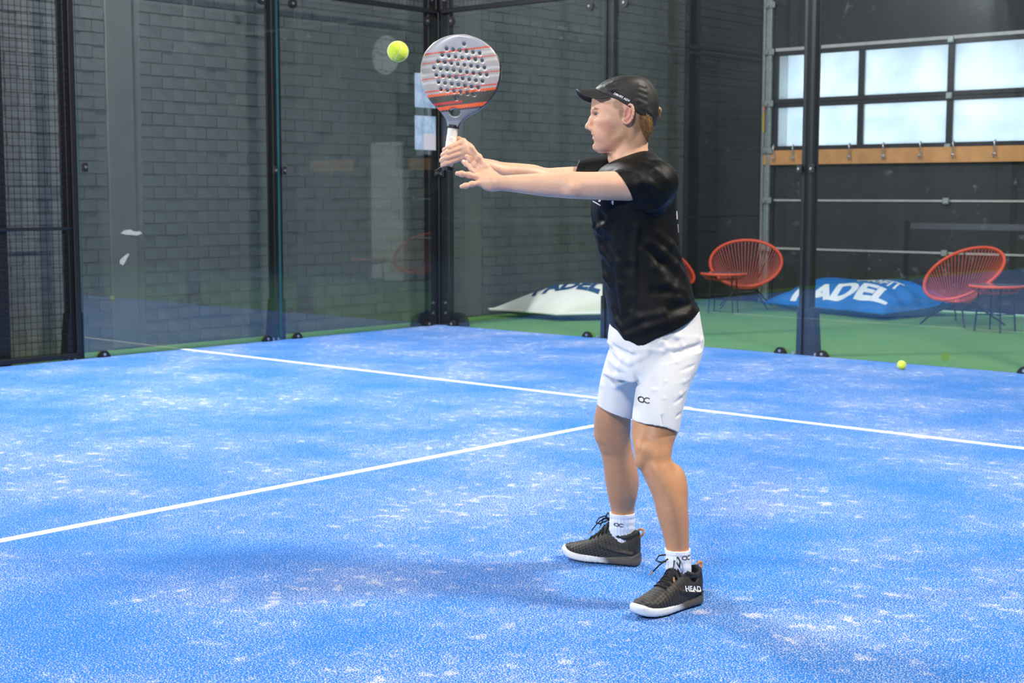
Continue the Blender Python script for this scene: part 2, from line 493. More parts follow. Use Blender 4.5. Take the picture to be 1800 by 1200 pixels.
# mesh panels: welded wire grid in a tube frame
def mesh_panel(axis, a0, a1, z0, z1, label, frame=True, midrail=None, ext0=0.0, fixed=0.0, pitch=0.051):
    """axis 'L': in plane x=0 along y; 'B': in plane y=0 along x"""
    c = (a0 + a1) / 2
    e = empty('wire_mesh_panel', (0, c, 0) if axis == 'L' else (c, 0, 0), 0, label, 'mesh panel', 'wire mesh panels of the court')
    P = (lambda a, z, o=0: (o, a - c, z)) if axis == 'L' else (lambda a, z, o=0: (a - c, -o, z))
    def bar(p0, p1, r, name, m=M_STEEL):
        return MB().tube([p0, p1], r, 5).build(name, m, e)
    wh = MB().tube([P(a0, 0), P(a1, 0)], .0021, 5); wv = MB().tube([P(c, z0), P(c, z1)], .0021, 5)
    oh = wh.build('wire', M_STEEL, e); oh.location.z = z0 + pitch / 2
    ov = wv.build('wire', M_STEEL, e)
    n = int((z1 - z0) / pitch)
    for i in range(1, n):
        o = oh.copy(); COL.objects.link(o); o.location.z = z0 + pitch * (i + .5)
    m = int((a1 - a0) / pitch)
    ov.location = P(c + (a0 + pitch / 2 - c), 0, -.004)
    for i in range(1, m):
        o = ov.copy(); COL.objects.link(o); o.location = P(a0 + pitch * (i + .5), 0, -.004)
    if frame:
        for q in (z0, z1):
            MB().bbox([min(P(a0, q - .02, -.02)[i], P(a1, q + .02, .02)[i]) for i in range(3)], [max(P(a0, q - .02, -.02)[i], P(a1, q + .02, .02)[i]) for i in range(3)], .004).build('frame_rail', M_STEEL, e)
        for q in (a0, a1):
            MB().bbox([min(P(q - .02, z0, -.02)[i], P(q + .02, z1, .02)[i]) for i in range(3)], [max(P(q - .02, z0, -.02)[i], P(q + .02, z1, .02)[i]) for i in range(3)], .004).build('frame_stile', M_STEEL, e)
    if midrail:
        MB().tube([P(a0, midrail, -.012), P(a1, midrail, -.012)], .013, 8).build('mid_rail', M_STEEL, e)
    return e
mesh_panel('L', -5.98, -4.03, 0.03, 2.96, 'black wire mesh panel at the left edge, full height', midrail=1.014)
mesh_panel('L', -5.98, -2.03, 3.03, 3.98, 'black wire mesh above the left glass beside the tall mesh panel')
mesh_panel('L', -1.98, -0.03, 3.03, 3.98, 'black wire mesh above the glass left of the corner')
mesh_panel('B', 0.05, 2.02, 3.03, 3.98, 'black wire mesh above the glass right of the corner')
mesh_panel('B', 2.10, 4.01, 3.03, 3.98, 'black wire mesh above the glass behind the player')
# paper notices taped to the glass
def paper(y0, y1, z0, z1, label, split):
    mp = paper_material(split)
    tag(MB().box((GT / 2 + .0004, y0, z0), (GT / 2 + .0012, y1, z1)).build('paper_notice', mp), label, 'notice', 'paper notices on the glass')
def paper_material(split):
    m = bpy.data.materials.new('printed_notice'); m.use_nodes = True
    nt = m.node_tree; N = nt.nodes.new; L = nt.links.new
    b = nt.nodes['Principled BSDF']; b.inputs['Roughness'].default_value = 0.5
    tc = N('ShaderNodeTexCoord'); sp = N('ShaderNodeSeparateXYZ'); L(tc.outputs['Generated'], sp.inputs[0])
    n = N('ShaderNodeTexNoise'); n.inputs['Scale'].default_value = 3.5; L(tc.outputs['Generated'], n.inputs['Vector'])
    r1 = N('ShaderNodeValToRGB'); r1.color_ramp.elements[0].position = .3; r1.color_ramp.elements[1].position = .7
    r1.color_ramp.elements[0].color = srgb(120, 150, 180); r1.color_ramp.elements[1].color = srgb(190, 208, 224)
    L(n.outputs['Fac'], r1.inputs['Fac'])
    g = N('ShaderNodeMath'); g.operation = 'GREATER_THAN'; L(sp.outputs['Y'], g.inputs[0]); g.inputs[1].default_value = .42
    g2 = N('ShaderNodeMath'); g2.operation = 'LESS_THAN'; L(sp.outputs['Z'], g2.inputs[0]); g2.inputs[1].default_value = split
    g3 = N('ShaderNodeMath'); g3.operation = 'MULTIPLY'; L(g.outputs[0], g3.inputs[0]); L(g2.outputs[0], g3.inputs[1])
    mx = N('ShaderNodeMix'); mx.data_type = 'RGBA'; L(g3.outputs[0], mx.inputs['Factor']); L(r1.outputs['Color'], mx.inputs['A'])
    mx.inputs['B'].default_value = srgb(214, 206, 212)
    L(mx.outputs['Result'], b.inputs['Base Color']); return m
paper(-.332, -.048, 2.108, 2.432, 'pale blue paper notice behind the racket', .0)
paper(-.334, -.048, 1.706, 2.030, 'lower pale blue paper notice above the gripping hand', .48)
# ------------------------------------------------------------------ sectional door in the back wall
def pane_material():
    m = bpy.data.materials.new('hazy_acrylic_pane'); m.use_nodes = True
    nt = m.node_tree; N = nt.nodes.new; L = nt.links.new
    nt.nodes.remove(nt.nodes['Principled BSDF'])
    out = nt.nodes['Material Output']
    tc = N('ShaderNodeTexCoord'); n = N('ShaderNodeTexNoise'); n.inputs['Scale'].default_value = 2.2; n.inputs['Detail'].default_value = 6
    L(tc.outputs['Object'], n.inputs['Vector'])
    rp = N('ShaderNodeValToRGB'); rp.color_ramp.elements[0].position = .35; rp.color_ramp.elements[1].position = .62
    rp.color_ramp.elements[0].color = (.70, .76, .80, 1); rp.color_ramp.elements[1].color = (.93, .96, .97, 1)
    L(n.outputs['Fac'], rp.inputs['Fac'])
    tr = N('ShaderNodeBsdfTransparent'); L(rp.outputs['Color'], tr.inputs['Color'])
    tl = N('ShaderNodeBsdfTranslucent'); tl.inputs['Color'].default_value = (.85, .9, .93, 1)
    gl = N('ShaderNodeBsdfGlossy'); gl.inputs['Roughness'].default_value = .04
    a = N('ShaderNodeMixShader'); a.inputs[0].default_value = .35; L(tr.outputs[0], a.inputs[1]); L(tl.outputs[0], a.inputs[2])
    b = N('ShaderNodeMixShader'); b.inputs[0].default_value = .05; L(a.outputs[0], b.inputs[1]); L(gl.outputs[0], b.inputs[2])
    L(b.outputs[0], out.inputs['Surface']); return m
M_PANE = pane_material()
M_DOORPANEL = mat('black_dirty_panel', srgb(31, 31, 34), 0.6, noise=(5, 0.35, 8), bump=(25, 0.2, 0.002))
M_SEAM = mat('pale_seal', srgb(165, 165, 165), 0.6, noise=(20, 0.1))
door = empty('door_1', (DX0, BY, 0), 0, kind='structure')
door['label'] = 'black sectional door with two rows of windows'
DW = DX1 - DX0
zs = [0.0, 0.644, 1.215, 1.80, 2.352, 2.955]
cols = [0.0, 1.115 - .0, 2.18, 3.26, DW]
for k in range(3):
    MB().bbox((0, .03, zs[k] + .012), (DW, .075, zs[k + 1] - .012), .008).build('door_section', M_DOORPANEL, door)
for k in (1, 2):
    MB().box((0, .02, zs[k] - .012), (DW, .05, zs[k] + .012)).build('section_joint', M_SEAM, door)
for k in (3, 4):
    for r_ in range(2):
        zz = zs[k] if r_ == 0 else zs[k + 1]
        MB().bbox((0, .0, (zz if r_ == 0 else zz - .05)), (DW, .06, (zz + .05 if r_ == 0 else zz)), .004).build('frame_rail', M_DOORFRAME, door)
    for x in cols:
        MB().bbox((max(0, x - .035), .0, zs[k] + .05), (min(DW, x + .035) if x > 0 else .04, .06, zs[k + 1] - .05), .004).build('mullion', M_DOORFRAME, door)
    for a, b_ in zip(cols[:-1], cols[1:]):
        MB().box((a + .03, .025, zs[k] + .045), (b_ - .03, .035, zs[k + 1] - .045)).build('pane', M_PANE, door)
MB().bbox((0, -.01, 2.955), (DW, .05, 2.995), .004).build('top_trim', M_SEAM, door)
hb = MB().bbox((-.035, -.03, -.035), (.035, .0, .035), .006)
for k in range(1, 6):
    for x in (2.18, DW):
        h = hb.build('hinge', M_ALU, door); h.location = (x - (0.04 if x == DW else 0), .0, zs[k])
# vertical track with rollers at the left jamb
tr = MB()
for a, b_ in ((-.135, -.105), (-.06, -.02)):
    tr.bbox((a, -.07, 0.0), (b_, -.02, 4.6), .004)
tr.box((-.105, -.03, 0), (-.06, -.02, 4.6))
tr.build('track', M_ALU, door)
for z_ in [zs[k] for k in range(1, 6)] + [3.5]:
    MB().bbox((-.10, -.085, z_ - .04), (.02, -.06, z_ + .035), .006).disc((-.06, -.095, z_), (0, 1, 0), .025, .02, 12).build('roller_bracket', M_ALU, door)
MB().box((-.115, -.074, 2.02), (-.095, -.0705, 2.26), 0).build('warning_sticker', mat('yellow_sticker', srgb(205, 160, 40), .5, noise=(30, .1)), door)
MB().box((-.118, -.075, 2.27), (-.09, -.0705, 2.33), 0).build('warning_sticker', mat('pink_sticker', srgb(205, 130, 120), .5, noise=(30, .1)), door)
def speckle(m, col, scale, lo, hi):
    """scuffs and splashes on a panel"""
    nt = m.node_tree; b = nt.nodes['Principled BSDF']; src = b.inputs['Base Color'].links[0].from_socket
    tc = nt.nodes.new('ShaderNodeTexCoord'); n = nt.nodes.new('ShaderNodeTexNoise'); n.inputs['Scale'].default_value = scale; n.inputs['Detail'].default_value = 8
    n2 = nt.nodes.new('ShaderNodeTexNoise'); n2.inputs['Scale'].default_value = scale * .16
    for q in (n, n2): nt.links.new(tc.outputs['Object'], q.inputs['Vector'])
    r = nt.nodes.new('ShaderNodeMapRange'); r.inputs['From Min'].default_value = lo; r.inputs['From Max'].default_value = hi; nt.links.new(n.outputs['Fac'], r.inputs['Value'])
    r2 = nt.nodes.new('ShaderNodeMapRange'); r2.inputs['From Min'].default_value = .48; r2.inputs['From Max'].default_value = .62; nt.links.new(n2.outputs['Fac'], r2.inputs['Value'])
    ml = nt.nodes.new('ShaderNodeMath'); ml.operation = 'MULTIPLY'; nt.links.new(r.outputs[0], ml.inputs[0]); nt.links.new(r2.outputs[0], ml.inputs[1])
    mx = nt.nodes.new('ShaderNodeMix'); mx.data_type = 'RGBA'; nt.links.new(ml.outputs[0], mx.inputs['Factor']); nt.links.new(src, mx.inputs['A']); mx.inputs['B'].default_value = col
    nt.links.new(mx.outputs['Result'], b.inputs['Base Color'])
speckle(M_DOORPANEL, srgb(120, 132, 142), 9.0, .60, .70)
speckle(M_BLACKWALL, srgb(84, 90, 96), 9.0, .63, .74)
# pale building across the yard, seen through the panes
M_YARD = mat('pale_facade', srgb(222, 226, 230), .8, noise=(1.0, .08), bump=(6, .1, .01))
tag(MB().box((-9, 11.0, -1), (2.6, 12.0, 7)).box((-9, 10.9, 2.5), (2.6, 11.0, 2.62)).build('yard_building', M_YARD), 'pale building outside, behind the left window panes', 'building')

# coat rack boards under the windows
def coat_rack(x0, x1, label, hooks):
    e = empty('coat_rack', (x0, BY - .0, 1.715), 0, label, 'coat rack', 'wooden coat racks on the back wall')
    MB().bbox((0, -.055, -.085), (x1 - x0, -.031, .085), .004).build('board', M_WOOD, e)
    hm = MB().tube([(0, 0, .11), (0, -.03, .14), (0, -.05, .11), (0, -.03, .05), (0, -.01, .0), (0, -.03, -.05), (0, -.055, -.04), (0, -.06, -.015)], .0075, 7).disc((0, -.06, -.012), (0, 1, 0), .014, .014, 8)
    first = None
    for h in hooks:
        if first is None:
            o = first = hm.build('hook', M_BOLT, e, True)
        else:
            o = first.copy(); COL.objects.link(o)
        o.location = (h - x0, -.056, .01)
coat_rack(.70, 5.25, 'orange wooden coat rack with metal hooks under the door windows', [.89, 1.13 + .02, 1.88, 2.3, 2.66 + .08, 3.12, 3.58, 4.05, 4.55, 5.0])
coat_rack(6.47, 7.56, 'short wooden coat rack past the white door', [6.6, 7.0, 7.4])
# white side door with frame and clock above, right of the sectional door
d2 = empty('door_2', (5.42, BY, 0), 0, kind='structure')
d2['label'] = 'plain white side door'
M_WDOOR = mat('white_door_paint', srgb(225, 224, 214), .5, noise=(3, .04))
MB().bbox((0, -.03, 0), (.67, -.002, 2.05), .004).build('door_leaf', M_WDOOR, d2)
MB().tube([(.06, -.035, 1.02), (.06, -.07, 1.02), (.17, -.07, 1.02)], .009, 8).build('door_handle', M_BOLT, d2)
ck = empty('wall_clock', (5.73, BY, 3.32), 0, 'round white wall clock above the side door', 'clock')
MB().disc((0, -.02, 0), (0, 1, 0), .305, .04, 40).build('case', M_STEEL, ck)
MB().disc((0, -.043, 0), (0, 1, 0), .285, .008, 40).build('dial', mat('clock_dial', srgb(235, 235, 232), .5, noise=(4, .03)), ck)
for k in range(12):
    a = math.radians(30 * k)
    MB().disc((.235 * math.sin(a), -.049, .235 * math.cos(a)), (0, 1, 0), .016, .005, 8).build('hour_mark', M_STEEL, ck)
MB().tube([(0, -.05, 0), (-.13, -.05, .05)], .011, 6).build('hour_hand', M_STEEL, ck)
MB().tube([(.03, -.052, -.01), (.2, -.052, .07)], .008, 6).build('minute_hand', M_STEEL, ck)

# ------------------------------------------------------------------ woven lounge chairs and side tables
M_CORAL = mat('coral_pvc_tube', srgb(232, 88, 62), .45, noise=(30, .05))
M_CORD = mat('coral_pvc_cord', srgb(214, 84, 66), .5, noise=(60, .08))
M_LEG = mat('black_lacquered_rod', srgb(24, 24, 28), .4, noise=(50, .1))
M_TTOP = mat('grey_glass_top', srgb(120, 128, 136), .12, 0, .6, coat=.4, noise=(10, .05))
def hoop(t):
    w = .405 + .02 * math.cos(t)                       # wider towards the top
    s = math.cos(t)
    return Vector((w * math.sin(t), -.03 + .33 * s, .515 + .25 * s))
def make_chair(label):
    e = empty('lounge_chair', (0, 0, 0), 0, label, 'chair', 'coral woven lounge chairs')
    n = 48
    MB().tube([hoop(2 * math.pi * k / n) for k in range(n)], .0165, 8, closed=True).build('rim', M_CORAL, e, True)
    hub = lambda t: Vector((.13 * math.sin(t), -.10 + .10 * math.cos(t), .235))
    MB().tube([hub(2 * math.pi * k / 24) for k in range(24)], .012, 6, closed=True).build('seat_ring', M_CORAL, e, True)
    nc = 62
    for k in range(nc):
        t = 2 * math.pi * (k + .5) / nc
        a = hoop(t); b = hub(t)
        mid = (a + b) / 2 + Vector((0, .0, -.045 - .03 * math.cos(t)))
        pts = [a, a * .56 + mid * .44 + Vector((0, 0, -.004)), mid * .86 + (a + b) / 2 * .14, b * .56 + mid * .44, b]
        MB().tube(pts, .0036, 4, caps=False).build('cord', M_CORD, e)
    for sx in (-1, 1):
        MB().tube([(sx * .10, -.17, .235), (sx * .27, -.33, 0.0)], .009, 6).build('leg', M_LEG, e)
        MB().tube([(sx * .10, -.03, .235), (sx * .30, .27, 0.0)], .009, 6).build('leg', M_LEG, e)
        MB().tube([(sx * .10, -.03, .235), (sx * .20, .22, .48), (sx * .22, .27, .735)], .008, 6).build('back_support', M_LEG, e)
    return e
R_ = math.radians
ch = make_chair('coral woven lounge chair beside the door track, facing the court')
ch.location = (1.0, 4.02, -0.012); ch.rotation_euler.z = R_(30)
c2 = copy_tree(ch); c2['label'] = 'coral woven lounge chair at the right, beyond the blue beanbag'
c2.location = (3.80, 3.62, -0.012); c2.rotation_euler.z = R_(-14)
c3 = copy_tree(ch); c3['label'] = 'coral woven lounge chair half hidden behind the player'
c3.location = (0.06, 3.70, -0.012); c3.rotation_euler.z = R_(92)
def make_table(label):
    e = empty('side_table', (0, 0, 0), 0, label, 'table', 'coral side tables')
    r = .245; n = 36
    ring = lambda rr, z: [Vector((rr * math.cos(2 * math.pi * k / n), rr * math.sin(2 * math.pi * k / n), z)) for k in range(n)]
    MB().tube(ring(r, .43), .014, 8, closed=True).build('rim', M_CORAL, e, True)
    MB().disc((0, 0, .442), (0, 0, 1), r - .004, .006, 36).build('top', M_TTOP, e)
    MB().tube(ring(.12, .365), .007, 6, closed=True).build('lower_ring', M_CORAL, e, True)
    for k in range(26):
        a = 2 * math.pi * k / 26
        MB().tube([(r * math.cos(a), r * math.sin(a), .425), (.19 * math.cos(a + .06), .19 * math.sin(a + .06), .375), (.12 * math.cos(a + .1), .12 * math.sin(a + .1), .365)], .004, 4, caps=False).build('cord', M_CORD, e)
    for k in range(4):
        a = math.radians(45 + 90 * k)
        MB().tube([(.16 * math.cos(a), .16 * math.sin(a), .42), (.19 * math.cos(a), .19 * math.sin(a), 0)], .009, 6).build('leg', M_LEG, e)
    for k in range(2):
        a = math.radians(45 + 90 * k)
        MB().tube([(.18 * math.cos(a), .18 * math.sin(a), .16), (-.18 * math.cos(a), -.18 * math.sin(a), .16)], .006, 6).build('stretcher', M_LEG, e)
    return e
t1 = make_table('small round coral side table nearer the player')
t1.location = (1.22, 3.22, -0.012); t1.rotation_euler.z = R_(20)
t2 = copy_tree(t1); t2['label'] = 'small round coral side table at the right edge of view'
t2.location = (4.33, 3.13, -0.012); t2.rotation_euler.z = R_(-8)

# ------------------------------------------------------------------ beanbags
def beanbag(corners, h, m_top, m_bot, label, texts, seed, lift=(0, 0, 0, 0), m_txt=None, wr=1.0):
    """corners: left, front, right, back on the ground"""
    C = [np.array(c + (0,), float) for c in corners]
    ctr = sum(C) / 4
    e = empty('beanbag', tuple(ctr[:2]) + (-.012,), 0, label, 'beanbag', 'large beanbags on the green floor')
    r = np.random.default_rng(seed)
    ph = r.uniform(0, 6.28, 12)
    def pinch(s, t):
        # pillow outline pulls in along the edges, corners stay out
        k = .045
        s2 = s - (s - .5) * 2 * k * (1 - (2 * t - 1) ** 2) * abs(2 * s - 1)
        t2 = t - (t - .5) * 2 * k * (1 - (2 * s - 1) ** 2) * abs(2 * t - 1)
        return s2, t2
    def base(s, t):
        s, t = pinch(s, t)
        # s along front edge (left->front), t from front edge to the back
        return C[0] * (1 - s) * (1 - t) + C[1] * s * (1 - t) + C[2] * s * t + C[3] * (1 - s) * t
    def lf(s, t): return lift[0] * ((1 - s) * (1 - t)) ** 3 + lift[1] * (s * (1 - t)) ** 3 + lift[2] * (s * t) ** 3 + lift[3] * ((1 - s) * t) ** 3
    def bulge(s, t):
        t_ = t ** 1.3
        a = max(0.0, 1 - abs(2 * s - 1) ** 2.6); b = max(0.0, 1 - abs(2 * t_ - 1) ** 2.0)
        return a ** .45 * b ** .55
    def wrk(s, t):
        e_ = 1 - bulge(s, t)
        d1 = math.sin(34 * s + ph[0] + 2 * math.sin(5 * t + ph[1])) * (1 - abs(2 * s - 1)) * abs(2 * t - 1) ** 3
        d2 = math.sin(30 * t + ph[2] + 2 * math.sin(6 * s + ph[3])) * (1 - abs(2 * t - 1)) * abs(2 * s - 1) ** 3
        d3 = math.sin(9 * s + 5 * t + ph[4]) * math.sin(7 * t - 4 * s + ph[5])
        return wr * (.012 * (d1 + d2) + .010 * d3)
    seam = .075
    def top(s, t):
        p = base(s, t); b = bulge(s, t)
        return p - ctr + np.array([0, 0, seam * (1 - .3 * b) + lf(s, t) + (h - seam) * b + wrk(s, t) * min(1, b * 3)])
    def bot(s, t):
        p = base(s, t); b = bulge(s, t)
        q = p - ctr; q = q * (1 - .0 * b)
        return q + np.array([0, 0, max(.002, (seam + lf(s, t)) * (1 - min(1, b * 1.9)))])
    n = 56
    for fn, nm, mm in ((top, 'cover_top', m_top), (bot, 'cover_base', m_bot)):
        mb = MB()
        vs = [fn(i / n, j / n) for j in range(n + 1) for i in range(n + 1)]
        fs = [(j * (n + 1) + i, j * (n + 1) + i + 1, (j + 1) * (n + 1) + i + 1, (j + 1) * (n + 1) + i) for j in range(n) for i in range(n)]
        if fn is bot: fs = [f[::-1] for f in fs]
        mb.add(vs, fs)
        me = bpy.data.meshes.new(nm); me.from_pydata(mb.v, [], mb.f); me.materials.append(mm)
        me.polygons.foreach_set('use_smooth', [True] * len(me.polygons))
        link(nm, me, e)
    edge = [(i / n, 0) for i in range(n)] + [(1, i / n) for i in range(n)] + [(1 - i / n, 1) for i in range(n)] + [(0, 1 - i / n) for i in range(n)]
    MB().tube([top(s, t) for s, t in edge], .014, 6, closed=True).build('seam', m_top, e, True)
    for txt, s0, t0, exs, eys, bold in texts:
        V, Fs = text_mesh(txt, 1.0, 0, bold); V, Fs = subdivide_flat(V, Fs, 2)
        mb = MB(); up = []
        for x, y in V:
            a_, b_ = x * exs[0] + y * eys[0], x * exs[1] + y * eys[1]
            p = top(min(.98, max(.02, s0 + a_)), min(.98, max(.02, t0 + b_))); up.append(p + np.array([0, 0, .006]))
        mb.add(up, Fs)
        mb.build('lettering', m_txt, e)
    return e
M_WBAG = mat('white_canvas', srgb(236, 234, 228), .8, noise=(3, .05), bump=(8, .15, .01))
M_WBASE = mat('dark_green_canvas', srgb(44, 62, 52), .85, noise=(5, .3))
M_BBAG = mat('blue_canvas', srgb(0, 110, 190), .75, noise=(3, .06), bump=(8, .15, .01))
M_NAVYP = mat('navy_print', srgb(12, 70, 118), .7, noise=(40, .05))
M_WHITEP = mat('white_print', srgb(238, 240, 244), .7, noise=(40, .03))
beanbag([(-.40, 1.17), (.56, 1.14), (1.32, 2.10), (.30, 2.30)], .385, M_WBAG, M_WBASE, 'large white beanbag with navy lettering lying by the grey wall',
        [('PADEL', .60, .30, (.69 * .27, .37 * .27), (-1.04 * .36, .857 * .36), .045)], 3, m_txt=M_NAVYP, wr=.6)
beanbag([(1.24, 3.98), (3.02, 3.44), (3.32, 4.55), (1.62, 4.70)], .40, M_BBAG, M_BBAG, 'large blue beanbag with white lettering between the lounge chairs',
        [('040FIT', .72, .42, (.50 * .22, .12 * .22), (-.15 * .2, .95 * .2), .02), ('PADEL', .58, .08, (.50 * .50, .08 * .50), (-.15 * .34, .95 * .34), .05)], 5, lift=(.0, .0, .10, 0), m_txt=M_WHITEP, wr=2.3)

# ------------------------------------------------------------------ balls
def felt(name):
    m = mat(name, srgb(206, 224, 62), .9, sheen=.4, noise=(90, .10), bump=(260, .6, .002)); return m
M_FELT = felt('yellow_felt')
M_BSEAM = mat('pale_ball_seam', srgb(225, 225, 200), .8, noise=(90, .05))
def make_ball(loc, label, rot, group=None):
    e = empty('padel_ball', loc, 0, label, 'ball', 'yellow padel balls')
    e.rotation_euler = rot
    bm = bmesh.new(); bmesh.ops.create_icosphere(bm, subdivisions=4, radius=.0335)
    me = bpy.data.meshes.new('felt_cover'); bm.to_mesh(me); bm.free()
    me.polygons.foreach_set('use_smooth', [True] * len(me.polygons)); me.materials.append(M_FELT)
    link('felt_cover', me, e)
    pts = []
    for k in range(80):
        t = 2 * math.pi * k / 80
        a, b_ = .75, .25
        v = Vector((a * math.cos(t) + b_ * math.cos(3 * t), a * math.sin(t) - b_ * math.sin(3 * t), 2 * math.sqrt(a * b_) * math.sin(2 * t)))
        pts.append(v.normalized() * .0333)
    MB().tube(pts, .0011, 5, closed=True).build('seam', M_BSEAM, e, True)
    return e
make_ball((5.092, -.37, .0335), 'yellow ball lying on the court by the back glass', (.4, .9, .2))

# ------------------------------------------------------------------ net across the middle of the court (seen mirrored in the glass)
net = empty('court_net', (5, -10.0, 0), 0, 'black court net with a white tape along the top', 'net')
M_TAPE = mat('white_net_tape', srgb(225, 225, 225), .7, noise=(10, .08))
M_CORDN = mat('black_net_cord', srgb(25, 25, 28), .8, noise=(30, .1))
MB().bbox((-4.88, -.006, .775), (4.7, .006, .865), .003).build('top_tape', M_TAPE, net)
nm = MB()
for i in range(int(9.55 / .045)):
    x = -4.86 + i * .045; nm.add([(x - .0015, 0, .01), (x + .0015, 0, .01), (x + .0015, 0, .78), (x - .0015, 0, .78), (x, .003, .01), (x, .003, .78)], [(0, 1, 2, 3), (0, 4, 5, 3), (1, 4, 5, 2)])
for j in range(17):
    z = .02 + j * .045; nm.add([(-4.86, 0, z - .0015), (4.7, 0, z - .0015), (4.7, 0, z + .0015), (-4.86, 0, z + .0015), (-4.86, .003, z), (4.7, .003, z)], [(0, 1, 2, 3), (0, 1, 5, 4), (3, 2, 5, 4)])
nm.build('netting', M_CORDN, net, kind='stuff')
for x in (-4.93, 4.72): MB().bbox((x - .03, -.04, 0), (x + .03, .04, .9), .006).build('net_post', M_STEEL, net)

# ------------------------------------------------------------------ fill lamps, added to brighten the seating strip behind the back glass
def fill_lamp(x, y, label, watts):
    e = empty('fill_lamp', (x, y, 5.2), 0, label, 'lamp', 'added fill lamps over the seating strip')
    MB().bbox((-.75, -.12, .0), (.75, .12, .07), .01).build('housing', M_ALU, e)
    MB().box((-.72, -.10, -.012), (.72, .10, -.001)).build('diffuser', M_LED, e)
    for a in (-.6, .6): MB().tube([(a, 0, .06), (a, 0, HZ - 5.2)], .006, 6).build('hanger', M_ALU, e)
    ld = bpy.data.lights.new('fill_lamp_glow', 'AREA'); ld.shape = 'RECTANGLE'; ld.size = 1.4; ld.size_y = .2; ld.energy = watts; ld.color = (.86, .94, 1.0)
    lo = bpy.data.objects.new('fill_lamp_glow', ld); COL.objects.link(lo); lo.parent = e; lo.location = (0, 0, -.02)
# ------------------------------------------------------------------ floodlights
M_LED = bpy.data.materials.new('led_panel'); M_LED.use_nodes = True
_e = M_LED.node_tree.nodes['Principled BSDF']; _e.inputs['Emission Color'].default_value = (1, .97, .92, 1); _e.inputs['Emission Strength'].default_value = 6.0
_n = M_LED.node_tree.nodes.new('ShaderNodeTexNoise'); _n.inputs['Scale'].default_value = 30
M_LED.node_tree.links.new(_n.outputs['Fac'], _e.inputs['Roughness'])
LN = ['floodlight pole on the right side wall near the back glass', 'floodlight pole on the left side wall near the mesh panel', 'floodlight pole on the right side wall beyond the net', 'floodlight pole on the left side wall beyond the net']
for (x, y, z, ax, ay, watts, colr), lab in zip(LAMPS, LN):
    e = empty('floodlight', (x, y, 0), 0, lab, 'floodlight', 'court floodlights')
    inw = 1 if x < 5 else -1
    MB().bbox((-inw * .13 - .05, -.05, -.01), (-inw * .13 + .05, .05, z + .1), .006).build('pole', M_STEEL, e)
    d = Vector((ax - x, ay - y, -z)).normalized()
    zz_ = -d; xx_ = Vector((0, 1, 0)); xx_ = (xx_ - zz_ * xx_.dot(zz_)).normalized(); yy_ = zz_.cross(xx_)
    q = Matrix((xx_, yy_, zz_)).transposed().to_quaternion()
    h = MB().bbox((-.58, -.25, .012), (.58, .25, .09), .01).build('lamp_head', M_STEEL, e)
    h.location = (inw * .12, 0, z); h.rotation_mode = 'QUATERNION'; h.rotation_quaternion = q
    MB().box((-.55, -.22, .004), (.55, .22, .011)).build('led_panel', M_LED, h)
    MB().tube([(-inw * .13, 0, z + .05), (inw * .08, 0, z + .06)], .025, 8).build('bracket', M_STEEL, e)
    ld = bpy.data.lights.new('floodlight_beam', 'AREA'); ld.shape = 'RECTANGLE'; ld.size = 1.1; ld.size_y = .45
    ld.energy = watts; ld.color = colr; ld.spread = math.radians(165)
    lo = bpy.data.objects.new('floodlight_beam', ld); COL.objects.link(lo); lo.parent = h
    lo.location = (0, 0, 0)

fill_lamp(1.6, 2.0, 'long added fill lamp above the white beanbag', 50)
fill_lamp(5.2, 2.0, 'long added fill lamp right of the one above the white beanbag', 90)
# ------------------------------------------------------------------ signed distance modelling (numpy) for the player, shoes and racket
MAN_O = np.array([7.15, -6.45, 0.0])
MAN_RZ = -YAW
LR = _R.copy(); LF = np.array([math.sin(YAW), math.cos(YAW), 0.0])
def PX(u, v, dy=0.0):
    """point in the player's frame (x right, y away, z up) at depth dy that is seen at u, v"""
    d = _F + (u - 900) / FPX * CR + (600 - v) / FPX * CU
    dl = np.array([d @ LR, d @ LF, d[2]]); c = CAM_POS - MAN_O
    cl = np.array([c @ LR, c @ LF, c[2]])
    return cl + dl * ((dy - cl[1]) / dl[1])

def smin(a, b, k):
    if k <= 0: return np.minimum(a, b)
    h = np.maximum(k - np.abs(a - b), 0) / k
    return np.minimum(a, b) - h * h * k * .25
def smax(a, b, k): return -smin(-a, -b, k)

